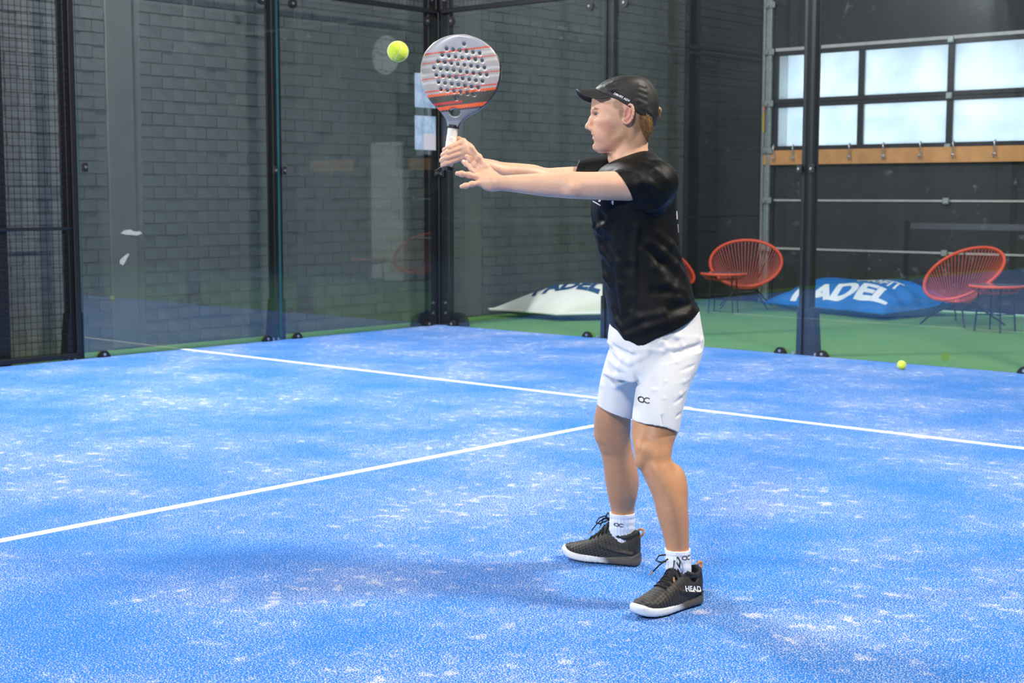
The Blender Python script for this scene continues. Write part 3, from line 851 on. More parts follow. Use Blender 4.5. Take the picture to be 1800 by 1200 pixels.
class Field:
    def __init__(s): s.ops = []
    def add(s, fn, lo, hi, k=0.0, mode='u'):
        s.ops.append((fn, np.array(lo, np.float32), np.array(hi, np.float32), k, mode)); return s
    # primitives -------------------------------------------------------
    def cone(s, a, b, ra, rb, k=.01, mode='u'):
        a = np.array(a, np.float32); b = np.array(b, np.float32)
        ba = b - a; L2 = float(ba @ ba)
        def fn(P):
            t = np.clip(((P - a) @ ba) / max(L2, 1e-9), 0, 1)
            return np.linalg.norm(P - a - t[:, None] * ba, axis=1) - (ra + (rb - ra) * t)
        r = max(ra, rb)
        return s.add(fn, np.minimum(a, b) - r, np.maximum(a, b) + r, k, mode)
    def chain(s, pts, rs, k=.01, mode='u'):
        for i in range(len(pts) - 1): s.cone(pts[i], pts[i + 1], rs[i], rs[i + 1], k, mode)
        return s
    def ell(s, c, r, k=.01, mode='u', rot=None):
        c = np.array(c, np.float32); r = np.array(r, np.float32)
        Rm = None if rot is None else np.array(rot, np.float32)
        def fn(P):
            q = P - c
            if Rm is not None: q = q @ Rm           # columns of rot are the ellipsoid axes
            k0 = np.linalg.norm(q / r, axis=1); k1 = np.linalg.norm(q / (r * r), axis=1)
            return k0 * (k0 - 1) / np.maximum(k1, 1e-9)
        m = float(max(r))
        e = r if Rm is None else np.array([m, m, m])
        return s.add(fn, c - e, c + e, k, mode)
    def loft(s, rows, axis=2, n=2.0, k=.01, mode='u', capk=0.004):
        """rows: (pos along axis, c1, r1, c2, r2) ; other axes in order"""
        T = table(rows); fn0 = loft_fn(T, axis, n, capk)
        oth = [a for a in (0, 1, 2) if a != axis]
        lo = np.zeros(3); hi = np.zeros(3)
        lo[axis] = T[0][0]; hi[axis] = T[0][-1]
        lo[oth[0]] = (T[1] - T[2]).min(); hi[oth[0]] = (T[1] + T[2]).max()
        lo[oth[1]] = (T[3] - T[4]).min(); hi[oth[1]] = (T[3] + T[4]).max()
        return s.add(fn0, lo, hi, k, mode)
    def everywhere(s, fn, mode): return s.add(fn, [-9] * 3, [9] * 3, 0, mode)
    # evaluation -------------------------------------------------------
    def eval(s, P, lo=None, hi=None):
        P = np.asarray(P, np.float32)
        if lo is None: lo = P.min(0); hi = P.max(0)
        d = np.full(len(P), 0.5, np.float32)
        for fn, a, b, k, mode in s.ops:
            m = k + .012
            if mode in 'us' and (np.any(a - m > hi) or np.any(b + m < lo)): continue
            if mode == 'u': d = smin(d, fn(P), k)
            elif mode == 's': d = smax(d, -fn(P), k)
            elif mode == 'i': d = np.maximum(d, fn(P))
            elif mode == 'd': d = fn(P, d)
        return d
    def bounds(s):
        L = [o for o in s.ops if o[4] == 'u']
        return np.min([o[1] for o in L], 0) - .012, np.max([o[2] for o in L], 0) + .012

def pchip(x, y, xs):
    x = np.asarray(x, float); y = np.asarray(y, float)
    h = np.diff(x); dl = np.diff(y) / h
    m = np.zeros(len(x)); m[0] = dl[0]; m[-1] = dl[-1]
    for i in range(1, len(x) - 1):
        if dl[i - 1] * dl[i] > 0:
            w1 = 2 * h[i] + h[i - 1]; w2 = h[i] + 2 * h[i - 1]
            m[i] = (w1 + w2) / (w1 / dl[i - 1] + w2 / dl[i])
    i = np.clip(np.searchsorted(x, xs) - 1, 0, len(x) - 2)
    t = (xs - x[i]) / h[i]
    return (2 * t ** 3 - 3 * t ** 2 + 1) * y[i] + (t ** 3 - 2 * t ** 2 + t) * h[i] * m[i] + (-2 * t ** 3 + 3 * t ** 2) * y[i + 1] + (t ** 3 - t ** 2) * h[i] * m[i + 1]
def table(rows, N=160):
    A = np.array(sorted(rows), float)
    xs = np.linspace(A[0, 0], A[-1, 0], N)
    return [xs.astype(np.float32)] + [pchip(A[:, 0], A[:, j], xs).astype(np.float32) for j in range(1, 5)]
def loft_fn(T, axis, n, capk):
    oth = [a for a in (0, 1, 2) if a != axis]
    a0, a1 = float(T[0][0]), float(T[0][-1]); N = len(T[0])
    def fn(P):
        w = P[:, axis]
        f = np.clip((w - a0) / (a1 - a0), 0, 1) * (N - 1)
        i = np.minimum(f.astype(np.int32), N - 2); g = f - i
        c1, r1, c2, r2 = [t[i] * (1 - g) + t[i + 1] * g for t in T[1:]]
        x = P[:, oth[0]] - c1; y = P[:, oth[1]] - c2
        if n == 2.0: q = np.sqrt((x / r1) ** 2 + (y / r2) ** 2)
        else: q = ((np.abs(x) / r1) ** n + (np.abs(y) / r2) ** n) ** (1 / n)
        q = np.maximum(q, 1e-4)
        r = np.sqrt(x * x + y * y)
        d = np.where(q > .15, r * (1 - 1 / q), -np.minimum(r1, r2) * .85)
        cap = np.maximum(w - a1, a0 - w)
        return smax(d, cap, capk)
    return fn
def rows_z(L, yc_rows):
    """silhouette rows (v, u_left, u_right, y_centre, y_half) -> loft rows along z"""
    out = []
    for v, ul, ur, yc, yh in L:
        a = PX(ul, v, yc); b = PX(ur, v, yc)
        out.append(((a[2] + b[2]) / 2, (a[0] + b[0]) / 2, abs(b[0] - a[0]) / 2, yc, yh))
    return out
def rows_x(L):
    """(u, v_top, v_bottom, y_centre, y_half) -> loft rows along x: (x, yc, yh, zc, zh)"""
    out = []
    for u, vt, vb, yc, yh in L:
        a = PX(u, vt, yc); b = PX(u, vb, yc)
        out.append(((a[0] + b[0]) / 2, yc, yh, (a[2] + b[2]) / 2, abs(a[2] - b[2]) / 2))
    return out

def surf_pt(F, u, v, y0=-.36, y1=.30, n=67):
    """first point of the field's surface met on the line of sight through u, v"""
    ys = np.linspace(y0, y1, n); P = np.array([PX(u, v, y) for y in ys], np.float32)
    d = F.eval(P, P.min(0), P.max(0)); i = np.argmax(d < 0)
    if d[i] >= 0: return None
    if i == 0: return P[0].astype(float)
    t = d[i - 1] / (d[i - 1] - d[i]); return (P[i - 1] * (1 - t) + P[i] * t).astype(float)
def drapes(F, paths, r, out, k, mode='u', y0=-.36, y1=.30):
    """soft ridges ('u') or furrows ('s') laid on the viewer's side of a field"""
    todo = []
    for pts in paths:
        P3 = [surf_pt(F, u, v, y0, y1) for u, v in pts]
        P3 = [p + [0, (r - out) if mode == 'u' else -(r - out), 0] for p in P3 if p is not None]
        if len(P3) < 2: continue
        m = len(P3); todo.append((P3, [r * (.6 + .4 * math.sin(math.pi * i / (m - 1))) if m > 2 else r * .85 for i in range(m)]))
    for P3, rs in todo: F.chain(P3, rs, k=k, mode=mode)
def polygonise(F, h, lo=None, hi=None, B=22):
    """surface nets over sparse blocks -> verts, quads"""
    l, g = F.bounds()
    lo = l if lo is None else np.maximum(l, lo); hi = g if hi is None else np.minimum(g, hi)
    lo = np.floor(np.array(lo) / h) * h
    nb = np.ceil((np.array(hi) - lo) / (h * B)).astype(int)
    ax = np.arange(-1, B + 1)
    G = np.stack(np.meshgrid(ax, ax, ax, indexing='ij'), -1).reshape(-1, 3).astype(np.float32) * h
    M = B + 2
    U = [o for o in F.ops if o[4] == 'u']
    ulo = np.array([o[1] for o in U]) - .01; uhi = np.array([o[2] for o in U]) + .01
    keysV, posV, quads = [], [], []
    tot = nb * B + 4
    diag = h * B * .5 * 1.7321
    corner = np.array([[i, j, k] for i in (0, .5, 1) for j in (0, .5, 1) for k in (0, .5, 1)], np.float32) * h * B
    for bi in range(nb[0]):
        for bj in range(nb[1]):
            for bk in range(nb[2]):
                o = lo + np.array([bi, bj, bk]) * B * h
                e = o + B * h
                if not np.any(np.all((ulo <= e) & (uhi >= o), axis=1)): continue
                c = F.eval(corner + o.astype(np.float32), o, e)
                if (c.min() > diag * 1.15) or (c.max() < -diag * 1.15): continue
                P = G + o.astype(np.float32)
                D = F.eval(P, o - h, e + h).reshape(M, M, M)
                S = D < 0
                if S.all() or not S.any(): continue
                # cell vertices
                n1 = M - 1
                cnt = np.zeros((n1, n1, n1), np.int16); acc = np.zeros((n1, n1, n1, 3), np.float32)
                for a in range(3):
                    sl0 = [slice(None)] * 3; sl1 = [slice(None)] * 3
                    sl0[a] = slice(0, M - 1); sl1[a] = slice(1, M)
                    d0 = D[tuple(sl0)]; d1 = D[tuple(sl1)]
                    cr = (d0 < 0) != (d1 < 0)
                    t = np.where(cr, d0 / np.where(cr, d0 - d1, 1), 0)
                    oth = [x for x in range(3) if x != a]
                    for p in (0, 1):
                        for q in (0, 1):
                            s_ = [slice(None)] * 3
                            s_[oth[0]] = slice(p, p + n1); s_[oth[1]] = slice(q, q + n1)
                            cc = cr[tuple(s_)]; tt = t[tuple(s_)]
                            cnt += cc
                            acc[..., a] += tt
                            acc[..., oth[0]] += cc * p; acc[..., oth[1]] += cc * q
                ii = np.argwhere(cnt > 0)
                pv = acc[cnt > 0] / cnt[cnt > 0][:, None]
                gi = ii - 1 + np.array([bi, bj, bk]) * B          # global cell index (may be -1)
                keysV.append(((gi[:, 0] + 2) * tot[1] + gi[:, 1] + 2) * tot[2] + gi[:, 2] + 2)
                posV.append(lo + (gi + pv) * h)
                # quads for the edges owned by points 0..B-1  (array index 1..B)
                for a in range(3):
                    I = [slice(1, M - 1)] * 3
                    J = [slice(1, M - 1)] * 3; J[a] = slice(2, M)
                    s0 = S[tuple(I)]; s1 = S[tuple(J)]
                    ed = np.argwhere(s0 != s1)
                    if not len(ed): continue
                    flip = s0[tuple(ed.T)]
                    b_, c_ = (a + 1) % 3, (a + 2) % 3
                    g0 = ed + np.array([bi, bj, bk]) * B
                    q4 = []
                    for db, dc in ((-1, -1), (0, -1), (0, 0), (-1, 0)):
                        gg = g0.copy(); gg[:, b_] += db; gg[:, c_] += dc
                        q4.append(((gg[:, 0] + 2) * tot[1] + gg[:, 1] + 2) * tot[2] + gg[:, 2] + 2)
                    q4 = np.stack(q4, 1)
                    q4[~flip] = q4[~flip][:, ::-1]
                    quads.append(q4)
    K = np.concatenate(keysV); V = np.concatenate(posV); Q = np.concatenate(quads)
    uq, idx = np.unique(K, return_index=True)
    V = V[idx]
    qi = np.searchsorted(uq, Q); qi = np.clip(qi, 0, len(uq) - 1)
    ok = np.all(uq[qi] == Q, axis=1)
    return V.astype(np.float32), qi[ok]

def relax(V, Q, it=1, lam=.5):
    """gentle Laplacian smoothing"""
    e = np.concatenate([Q[:, [0, 1]], Q[:, [1, 2]], Q[:, [2, 3]], Q[:, [3, 0]]])
    for _ in range(it):
        s = np.zeros_like(V); c = np.zeros(len(V), np.float32)
        for a, b in ((0, 1), (1, 0)):
            np.add.at(s, e[:, a], V[e[:, b]]); np.add.at(c, e[:, a], 1)
        V = V + lam * (s / np.maximum(c, 1)[:, None] - V)
    return V
def mesh_np(name, V, Q, mats, parent=None, colors=None, matidx=None, kind=None):
    me = bpy.data.meshes.new(name)
    n = Q.shape[1]
    me.vertices.add(len(V)); me.vertices.foreach_set('co', np.asarray(V, np.float32).ravel())
    me.loops.add(len(Q) * n); me.loops.foreach_set('vertex_index', Q.astype(np.int32).ravel())
    me.polygons.add(len(Q))
    me.polygons.foreach_set('loop_start', np.arange(0, len(Q) * n, n, dtype=np.int32))
    me.polygons.foreach_set('loop_total', np.full(len(Q), n, np.int32))
    me.polygons.foreach_set('use_smooth', np.ones(len(Q), bool))
    for m in (mats if isinstance(mats, (list, tuple)) else [mats]): me.materials.append(m)
    if matidx is not None: me.polygons.foreach_set('material_index', np.asarray(matidx, np.int32))
    me.update(calc_edges=True)
    if colors is not None:
        ca = me.color_attributes.new('tint', 'FLOAT_COLOR', 'POINT')
        c4 = np.ones((len(V), 4), np.float32); c4[:, :3] = colors
        ca.data.foreach_set('color', c4.ravel())
    me.validate()
    return link(name, me, parent, kind)
def bvh_of(V, Q): return BVHTree.FromPolygons([tuple(map(float, v)) for v in V], [tuple(map(int, q)) for q in Q])
def vnoise(P, s, seed=0):
    """cheap smooth noise from sines, about -1..1"""
    r = np.random.default_rng(seed); out = np.zeros(len(P), np.float32)
    for i in range(6):
        d = r.normal(size=3); d /= np.linalg.norm(d)
        out += np.sin(P @ (d * s * r.uniform(.6, 1.6)).astype(np.float32) + r.uniform(0, 6.28))
    return out / 3.0
def sstep(a, b, x):
    t = np.clip((x - a) / (b - a), 0, 1); return t * t * (3 - 2 * t)
# ------------------------------------------------------------------ the player
man = empty('person', tuple(MAN_O), MAN_RZ, 'player in black cap, black shirt and white shorts swinging at a ball', 'person')
M_SKIN = mat('skin', (.6, .35, .25, 1), .48, 0, .45, noise=(70, .05), bump=(420, .12, .0008), attr='tint', sss=.12, sssr=(.010, .004, .002))
M_SHIRT = mat('black_jersey', srgb(10, 9, 9), .56, 0, .22, noise=(30, .1), bump=(900, .10, .0004))
M_SHORTS = mat('white_jersey', srgb(226, 223, 220), .7, 0, .3, noise=(20, .02), bump=(900, .10, .0004))
M_CAP = mat('black_ripstop', srgb(32, 31, 30), .55, 0, .4, noise=(60, .1), bump=(700, .12, .0004))
M_HAIR = mat('fair_brown_hair', srgb(120, 84, 48), .5, 0, .5, noise=(240, .35), bump=(300, .3, .001), attr='tint')
M_SOCK = mat('white_ribbed_cotton', srgb(240, 240, 242), .85, noise=(80, .03), bump=(700, .2, .0005))
M_BLACKP = mat('black_print', srgb(14, 14, 18), .5, noise=(60, .1))
M_WHITELOGO = mat('white_transfer_print', srgb(240, 240, 242), .5, noise=(60, .03))

# --- skin: head, neck, arms with hands, torso, legs in one field
body = Field()
hl = []
for v, uf, ub, hw in [(150, 1062, 1140, .060), (165, 1045, 1148, .072), (180, 1040.5, 1151, .076), (195, 1039.5, 1150, .076), (205, 1042.5, 1146, .074),
                      (215, 1042.5, 1138, .072), (226, 1042.5, 1126, .068), (236, 1043.5, 1114, .062), (246, 1044, 1106, .056), (255, 1043.5, 1098, .047),
                      (262, 1045, 1090, .036), (267, 1052, 1080, .022)]:
    a = PX(uf, v); b = PX(ub, v)
    hl.append(((a[2]), (a[0] + b[0]) / 2, (b[0] - a[0]) / 2, 0.0, hw))
body.loft(hl, 2, 2.35, k=0)
body.ell(PX(1101, 186), (.100, .077, .084), k=.02)                 # cranium
for sy in (-1, 1):
    body.ell(PX(1063, 214) + [0, sy * .044, 0], (.030, .022, .020), k=.02)      # cheekbone
    body.ell(PX(1058, 236) + [0, sy * .036, 0], (.026, .020, .024), k=.02)      # cheek
    body.cone(PX(1093, 236) + [0, sy * .052, 0], PX(1058, 260) + [0, sy * .018, 0], .015, .013, k=.02)   # jaw
    body.ell(PX(1046.5, 202.5) + [0, sy * .030, 0], (.013, .017, .011), k=.010, mode='s')                # eye socket
    body.ell(PX(1046, 194.5) + [0, sy * .026, 0], (.011, .022, .006), k=.010)   # brow ridge
body.ell(PX(1052, 257), (.017, .021, .015), k=.012)                  # chin
body.chain([PX(1044.5, 199), PX(1040, 210), PX(1035, 221)], [.0075, .0078, .0098], k=.008)     # nose bridge
body.ell(PX(1033.8, 223.2), (.0098, .0105, .0082), k=.006)
for sy in (-1, 1):
    body.ell(PX(1040, 226) + [0, sy * .0115, 0], (.0098, .0062, .0075), k=.006)
    body.ell(PX(1037.5, 229.3) + [0, sy * .006, 0], (.004, .0028, .0022), k=.002, mode='s')
body.ell(PX(1045, 232), (.010, .018, .008), k=.008)                  # upper lip field
body.ell(PX(1043.6, 235.6), (.0075, .0190, .0042), k=.004)           # upper lip
body.ell(PX(1045.2, 243.2), (.0080, .0175, .0050), k=.004)           # lower lip
body.ell(PX(1044.5, 239.2), (.0110, .0200, .0032), k=.002, mode='s')   # parted mouth
body.ell(PX(1042, 250.5), (.006, .016, .004), k=.008, mode='s')      # below the lip
EYE = []
for sy in (-1, 1):
    ec = PX(1051.6, 201.6) + [0, sy * .0295, 0]
    EYE.append(ec)
    body.ell(ec, (.0128, .0140, .0124), k=.004)
    body.ell(ec + [-.0095, sy * .001, -.0006], (.0125, .0145, .0036), k=.0015, mode='s')
for sy in (-1, 1):                                                   # ears
    ax = np.array([[math.cos(.22), 0, -math.sin(.22)], [0, 1, 0], [math.sin(.22), 0, math.cos(.22)]]).T
    tl = np.array([[math.cos(.35), -sy * math.sin(.35), 0], [sy * math.sin(.35), math.cos(.35), 0], [0, 0, 1]])
    rot = (tl @ ax)
    ec = PX(1101, 203) + [0, sy * .080, 0]
    body.ell(ec + [.0, sy * -.001, 0], (.0150, .0052, .0300), k=.008, rot=rot)
    body.ell(ec + [-.003, sy * .007, .002], (.0098, .0062, .0195), k=.002, mode='s', rot=rot)
    pts = []
    for t in np.linspace(-2.5, 1.9, 12):
        e = np.array([.0150 * math.cos(t * 1.0 + .15), 0, .0295 * math.sin(t * 1.0 + .15)])
        pts.append(ec + rot @ e + [.0, sy * .0035, 0])
    body.chain(pts, [.0034] * 12, k=.002)
    body.chain([ec + rot @ np.array([.004, 0, .013]) + [0, sy * .003, 0], ec + rot @ np.array([.0065, 0, -.004]) + [0, sy * .003, 0], ec + rot @ np.array([-.001, 0, -.014]) + [0, sy * .002, 0]], [.0026] * 3, k=.003)
    body.ell(ec + rot @ np.array([-.006, 0, -.024]), (.0065, .0045, .0075), k=.004)
    body.ell(ec + rot @ np.array([-.0115, 0, -.004]) + [0, sy * .002, 0], (.0038, .0035, .0065), k=.003)   # tragus
# neck
body.loft([(PX(1105, v)[2], (PX(a, v)[0] + PX(b, v)[0]) / 2, (PX(b, v)[0] - PX(a, v)[0]) / 2, 0.0, w) for v, a, b, w in
           [(225, 1086, 1137, .050), (245, 1078, 1139, .054), (262, 1072, 1139, .057), (278, 1073, 1143, .062), (300, 1076, 1152, .072), (330, 1078, 1160, .08)]], 2, 2.0, k=.022)
for sy in (-1, 1):
    body.cone(PX(1110, 226) + [0, sy * .050, 0], PX(1083, 294) + [0, sy * .022, 0], .013, .010, k=.015)
body.ell(PX(1074, 279), (.010, .012, .014), k=.012)                  # larynx
# torso under the shirt
body.loft(rows_z([(286, 1085, 1158, 0, .15), (310, 1062, 1172, 0, .175), (352, 1055, 1176, 0, .165), (420, 1063, 1180, 0, .155), (480, 1074, 1192, 0, .15), (545, 1088, 1214, 0, .155), (600, 1088, 1218, 0, .16), (650, 1085, 1205, 0, .15)], 0), 2, 2.2, k=.03)
# left (near) arm
body.loft(rows_x([(866, 310, 334, -.135, .027), (885, 308.5, 335.5, -.145, .029), (905, 307, 338, -.155, .031), (930, 305.5, 341.5, -.165, .035), (960, 303.5, 345.5, -.18, .040), (985, 302.3, 347.5, -.19, .042),
                  (1006, 301.5, 349, -.198, .040), (1030, 302, 350, -.20, .041), (1060, 301.5, 351.5, -.20, .046), (1095, 300, 352.5, -.195, .050), (1130, 298, 354, -.185, .052), (1160, 302, 345, -.17, .045)]), 0, 2.0, k=.02)
body.ell(PX(1006, 333, -.225), (.020, .016, .018), k=.02)            # elbow
# right (far) arm
body.loft(rows_x([(828, 275, 297, .080, .026), (845, 277.5, 299, .088, .027), (863, 280, 306, .10, .031), (885, 285, 317, .12, .038), (913, 287, 322, .14, .041), (939, 289.5, 325, .16, .040), (961, 295, 330, .175, .038),
                  (985, 294, 333, .185, .042), (1020, 292, 338, .19, .047), (1060, 290, 340, .19, .050), (1090, 294, 338, .175, .045)]), 0, 2.0, k=.02)
# left hand, fingers spread, back of the hand to the viewer
KN = [PX(848, 299.5, -.118), PX(841, 305, -.116), PX(842, 312, -.134), PX(846, 321, -.144)]
W = PX(873, 320, -.138)
for kn, r0 in zip(KN, (.0165, .017, .0165, .015)): body.cone(W, kn, .0185, r0 * .74, k=.012)
body.ell(PX(861, 325, -.142), (.026, .017, .019), k=.012)
body.ell(PX(863, 310, -.125), (.024, .016, .016), k=.012)
def finger(pts, r0, r1, k=.006):
    n = len(pts); body.chain(pts, [r0 + (r1 - r0) * i / (n - 1) for i in range(n)], k=k)
    for p in pts[1:-1]: body.ell(p, (r0 * 1.02, r0 * .98, r0 * 1.02), k=.004)
finger([PX(868, 309, -.120), PX(854, 293, -.118), PX(841, 277, -.116), PX(828.5, 259, -.122)], .0125, .0078, .008)     # thumb
finger([KN[0], PX(836, 289, -.108), PX(827, 280.5, -.104), PX(820.5, 275, -.104)], .0092, .0070)
finger([KN[1], PX(829, 295, -.088), PX(820, 287.5, -.066), PX(815, 284.5, -.052)], .0096, .0074)
finger([KN[2], PX(825, 307.5, -.142), PX(812, 305.5, -.146), PX(804, 305, -.146)], .0094, .0072)
finger([KN[3], PX(830, 323.5, -.152), PX(819, 326.5, -.156), PX(811.5, 328, -.156)], .0088, .0068)
# right hand closed round the grip
GA, GB = PX(806, 222, .060), PX(786, 297, .052)                     # grip axis, top and bottom
RW = PX(838, 286.5, .082)
RK = [PX(814, 249, .034), PX(817, 258, .030), PX(817, 267, .030), PX(814, 276, .034)]
for kn in RK: body.cone(RW, kn, .0185, .0125, k=.012)
body.ell(PX(823, 266, .050), (.022, .020, .026), k=.014)
RP = [PX(791, 259, .022), PX(788, 268, .020), PX(786, 277, .020), PX(787, 286, .024)]
RT = [PX(782, 264, .052), PX(779, 273, .050), PX(777, 282, .050), PX(779, 290.5, .052)]
RE = [PX(790, 265, .078), PX(788, 274, .078), PX(786, 283, .078), PX(787, 291, .076)]
for a, b, c, d in zip(RK, RP, RT, RE):
    body.chain([a, b, c, d], [.0098, .0096, .0088, .0075], k=.003)
body.chain([PX(834, 276, .082), PX(820, 255, .092), PX(806, 246, .092), PX(795, 247, .078)], [.0135, .0115, .0105, .0085], k=.008)   # thumb
# legs
NEAR = rows_z([(640, 1120, 1208, -.10, .085), (700, 1117, 1199, -.13, .080), (739, 1111.5, 1193, -.150, .077), (758, 1110.5, 1191, -.165, .073), (778, 1112, 1184, -.180, .066), (793, 1115, 1181, -.190, .063), (804, 1117.5, 1180, -.195, .061),
               (820, 1122.5, 1186, -.205, .060), (843, 1134, 1197, -.213, .061), (873, 1147, 1206, -.220, .058), (901, 1154, 1210, -.224, .052), (938, 1165, 1211, -.226, .042), (964, 1170.5, 1211, -.226, .037), (1000, 1175, 1213, -.226, .033), (1030, 1180, 1212, -.226, .028)], 0)
FAR = rows_z([(640, 1075, 1138, .10, .085), (700, 1054, 1117, .135, .078), (712, 1049.5, 1113, .14, .077), (743, 1044, 1108.5, .165, .073), (763, 1045, 1108, .18, .068), (782, 1050.5, 1110, .195, .064), (800, 1057, 1114, .21, .06),
              (839, 1063, 1121, .235, .06), (869, 1068, 1119.5, .255, .054), (897, 1074, 1115, .28, .042), (920, 1075, 1114, .29, .037), (940, 1077, 1113, .30, .032), (960, 1081, 1110, .302, .028)], 0)
body.loft(NEAR, 2, 2.0, k=.015); body.loft(FAR, 2, 2.0, k=.015)
body.ell(PX(1131, 791, -.225), (.026, .024, .030), k=.022)           # kneecaps
body.ell(PX(1125, 812, -.235), (.014, .015, .020), k=.018)
body.ell(PX(1062, 764, .165), (.026, .026, .030), k=.022)
body.ell(PX(1066, 784, .165), (.013, .014, .018), k=.018)
body.ell(PX(1190, 855, -.20), (.030, .040, .065), k=.03)             # calf
body.ell(PX(1103, 842, .25), (.026, .038, .060), k=.03)

def inbox(V, lo, hi): return np.all((V > np.array(lo)) & (V < np.array(hi)), axis=1)
HEADB = (np.array([-.25, -.14, PX(1100, 276)[2]]), np.array([.10, .14, 2.0]))
hx = PX(876, 300, -.13)[0]
HANDB = (np.array([-.80, -.25, 1.20]), np.array([hx, .2, 1.55]))
parts = []
for (lo, hi), h in ((HEADB, .0017), (HANDB, .0019)):
    parts.append(polygonise(body, h, lo, hi))
V, Q = polygonise(body, .0034)
c = V[Q].mean(1)
keep = ~(inbox(c, HEADB[0] + [0, 0, .004], HEADB[1]) | inbox(c, HANDB[0], HANDB[1] - [.004, 0, 0]))
V = relax(V, Q, 1, .4)
parts.append((V, Q[keep]))
VV = []; QQ = []; o = 0
for v, q in parts:
    VV.append(v); QQ.append(q + o); o += len(v)
V = np.concatenate(VV); Q = np.concatenate(QQ)
used = np.unique(Q); rm = np.full(len(V), -1); rm[used] = np.arange(len(used)); V = V[used]; Q = rm[Q]
# complexion: tone differs between face, arms and legs; lips, ears, brows and beard shadow have their own
base = np.tile(np.array([.70, .40, .265]), (len(V), 1))
def blend(col, w):
    global base
    base = base * (1 - w[:, None]) + np.array(col) * w[:, None]
zk = PX(1150, 660)[2]
blend([.54, .26, .125], sstep(zk + .1, zk - .1, V[:, 2]))
def blob(u, v, y, rx, ry, rz): 
    p = PX(u, v) + [0, y, 0]
    q = np.sqrt(((V[:, 0] - p[0]) / rx) ** 2 + ((V[:, 1] - p[1]) / ry) ** 2 + ((V[:, 2] - p[2]) / rz) ** 2)
    return sstep(1.0, .55, q)
hd = V[:, 2] > HEADB[0][2]
for sy in (-1, 1):
    blend([.60, .26, .19], .55 * blob(1064, 222, sy * .055, .035, .03, .025))
    blend([.62, .22, .17], .75 * blob(1101, 203, sy * .085, .022, .014, .036))
    blend([.13, .075, .045], .85 * blob(1047, 193, sy * .036, .020, .024, .0056))          # brows
    blend([.08, .05, .04], .80 * blob(1048, 200.2, sy * .037, .011, .0125, .0030))        # lashes
    hr = np.maximum(blob(1083, 186, sy * .075, .020, .035, .020), blob(1089, 199, sy * .075, .010, .035, .026))
    hr = np.maximum(hr, blob(1114, 212, sy * .065, .016, .04, .045))
    blend([.24, .13, .06], np.clip(hr * (.62 + .15 * vnoise(V, 2400, 14)), 0, .85))   # clipped hair at temple and behind the ear
jaw = np.maximum(blob(1080, 236, -.06, .034, .04, .038), blob(1080, 236, .06, .034, .04, .038))
jaw = np.maximum(jaw, blob(1055, 255, 0, .03, .05, .022))
blend([.36, .18, .10], .50 * jaw * (.7 + .3 * vnoise(V, 1500, 3)))
blend([.62, .24, .20], .55 * blob(1034, 223, 0, .012, .014, .012))
lips = np.maximum(blob(1042.5, 235.8, 0, .010, .021, .0046), blob(1044, 243.2, 0, .010, .019, .0056))
blend([.52, .17, .15], .8 * lips)
blend([.10, .03, .025], .9 * blob(1048, 239.3, 0, .012, .021, .0028))
for p in KN: 
    q = np.linalg.norm(V - p, axis=1); blend([.66, .30, .22], .35 * sstep(.016, .006, q))
base *= (1 + .05 * vnoise(V, 60, 5))[:, None]
skin = mesh_np('body', V, Q, M_SKIN, man, np.clip(base, 0, 1))
BODY_BVH = bvh_of(V, Q)
# eyes
M_EYE = mat('eye', (.8, .8, .8, 1), .12, 0, .6, coat=.6, attr='tint', noise=(200, .02))
for ec in EYE:
    bm = bmesh.new(); bmesh.ops.create_uvsphere(bm, u_segments=24, v_segments=16, radius=.0112)
    ev = np.array([v.co[:] for v in bm.verts], np.float32); bm.verts.index_update()
    me = bpy.data.meshes.new('eye'); bm.to_mesh(me); bm.free()
    dirn = ev @ np.array([-.985, 0, 0]) / .0112
    cc = np.where((dirn > .93)[:, None], [.01, .01, .012], np.where((dirn > .66)[:, None], [.05, .06, .06], [.46, .40, .37]))
    ca = me.color_attributes.new('tint', 'FLOAT_COLOR', 'POINT'); c4 = np.ones((len(ev), 4), np.float32); c4[:, :3] = cc
    ca.data.foreach_set('color', c4.ravel())
    me.polygons.foreach_set('use_smooth', [True] * len(me.polygons)); me.materials.append(M_EYE)
    o = link('eye', me, man); o.location = ec
# upper teeth, just seen between the lips
M_TEETH = mat('teeth', srgb(232, 226, 214), .25, 0, .5, noise=(120, .03))
mb = MB()
for k in range(-3, 4):
    a = k * .0062; x0 = PX(1048.3, 238.6)
    mb.bbox((x0[0] + abs(a) * .25, a - .0029, x0[2] - .0014), (x0[0] + .006 + abs(a) * .25, a + .0029, x0[2] + .004), .0008)
mb.build('teeth', M_TEETH, man)

# --- hair: clipped back and sides, longer at the nape, tuft through the cap opening
hair = Field()
hair.loft([(PX(1105, v)[2], (PX(a, v)[0] + PX(b, v)[0]) / 2, (PX(b, v)[0] - PX(a, v)[0]) / 2, 0.0, w) for v, a, b, w in
           [(186, 1100, 1148, .0745), (200, 1104, 1149, .0755), (214, 1112, 1148, .0735), (228, 1121, 1146, .066), (238, 1128, 1143, .056), (246, 1133, 1140, .043), (250, 1136, 1139, .03)]], 2, 2.2, k=0)
hair.chain([PX(1148, 188), PX(1155, 194), PX(1156, 203)], [.012, .013, .006], k=.006)
hair.everywhere(lambda P, d: d + .0009 * np.sin(P[:, 1] * 700 + 3 * np.sin(P[:, 2] * 60) + P[:, 0] * 500) + .0007 * vnoise(P, 300, 8), 'd')
Vh, Qh = polygonise(hair, .0018)
hc = np.tile(np.array([.15, .085, .040]), (len(Vh), 1)) * (1 + .45 * np.sin(Vh[:, 1] * 800 + Vh[:, 0] * 500 + 4 * np.sin(Vh[:, 2] * 50)))[:, None] ** 1
tw = sstep(.02, .05, Vh[:, 0] - PX(1118, 215)[0])
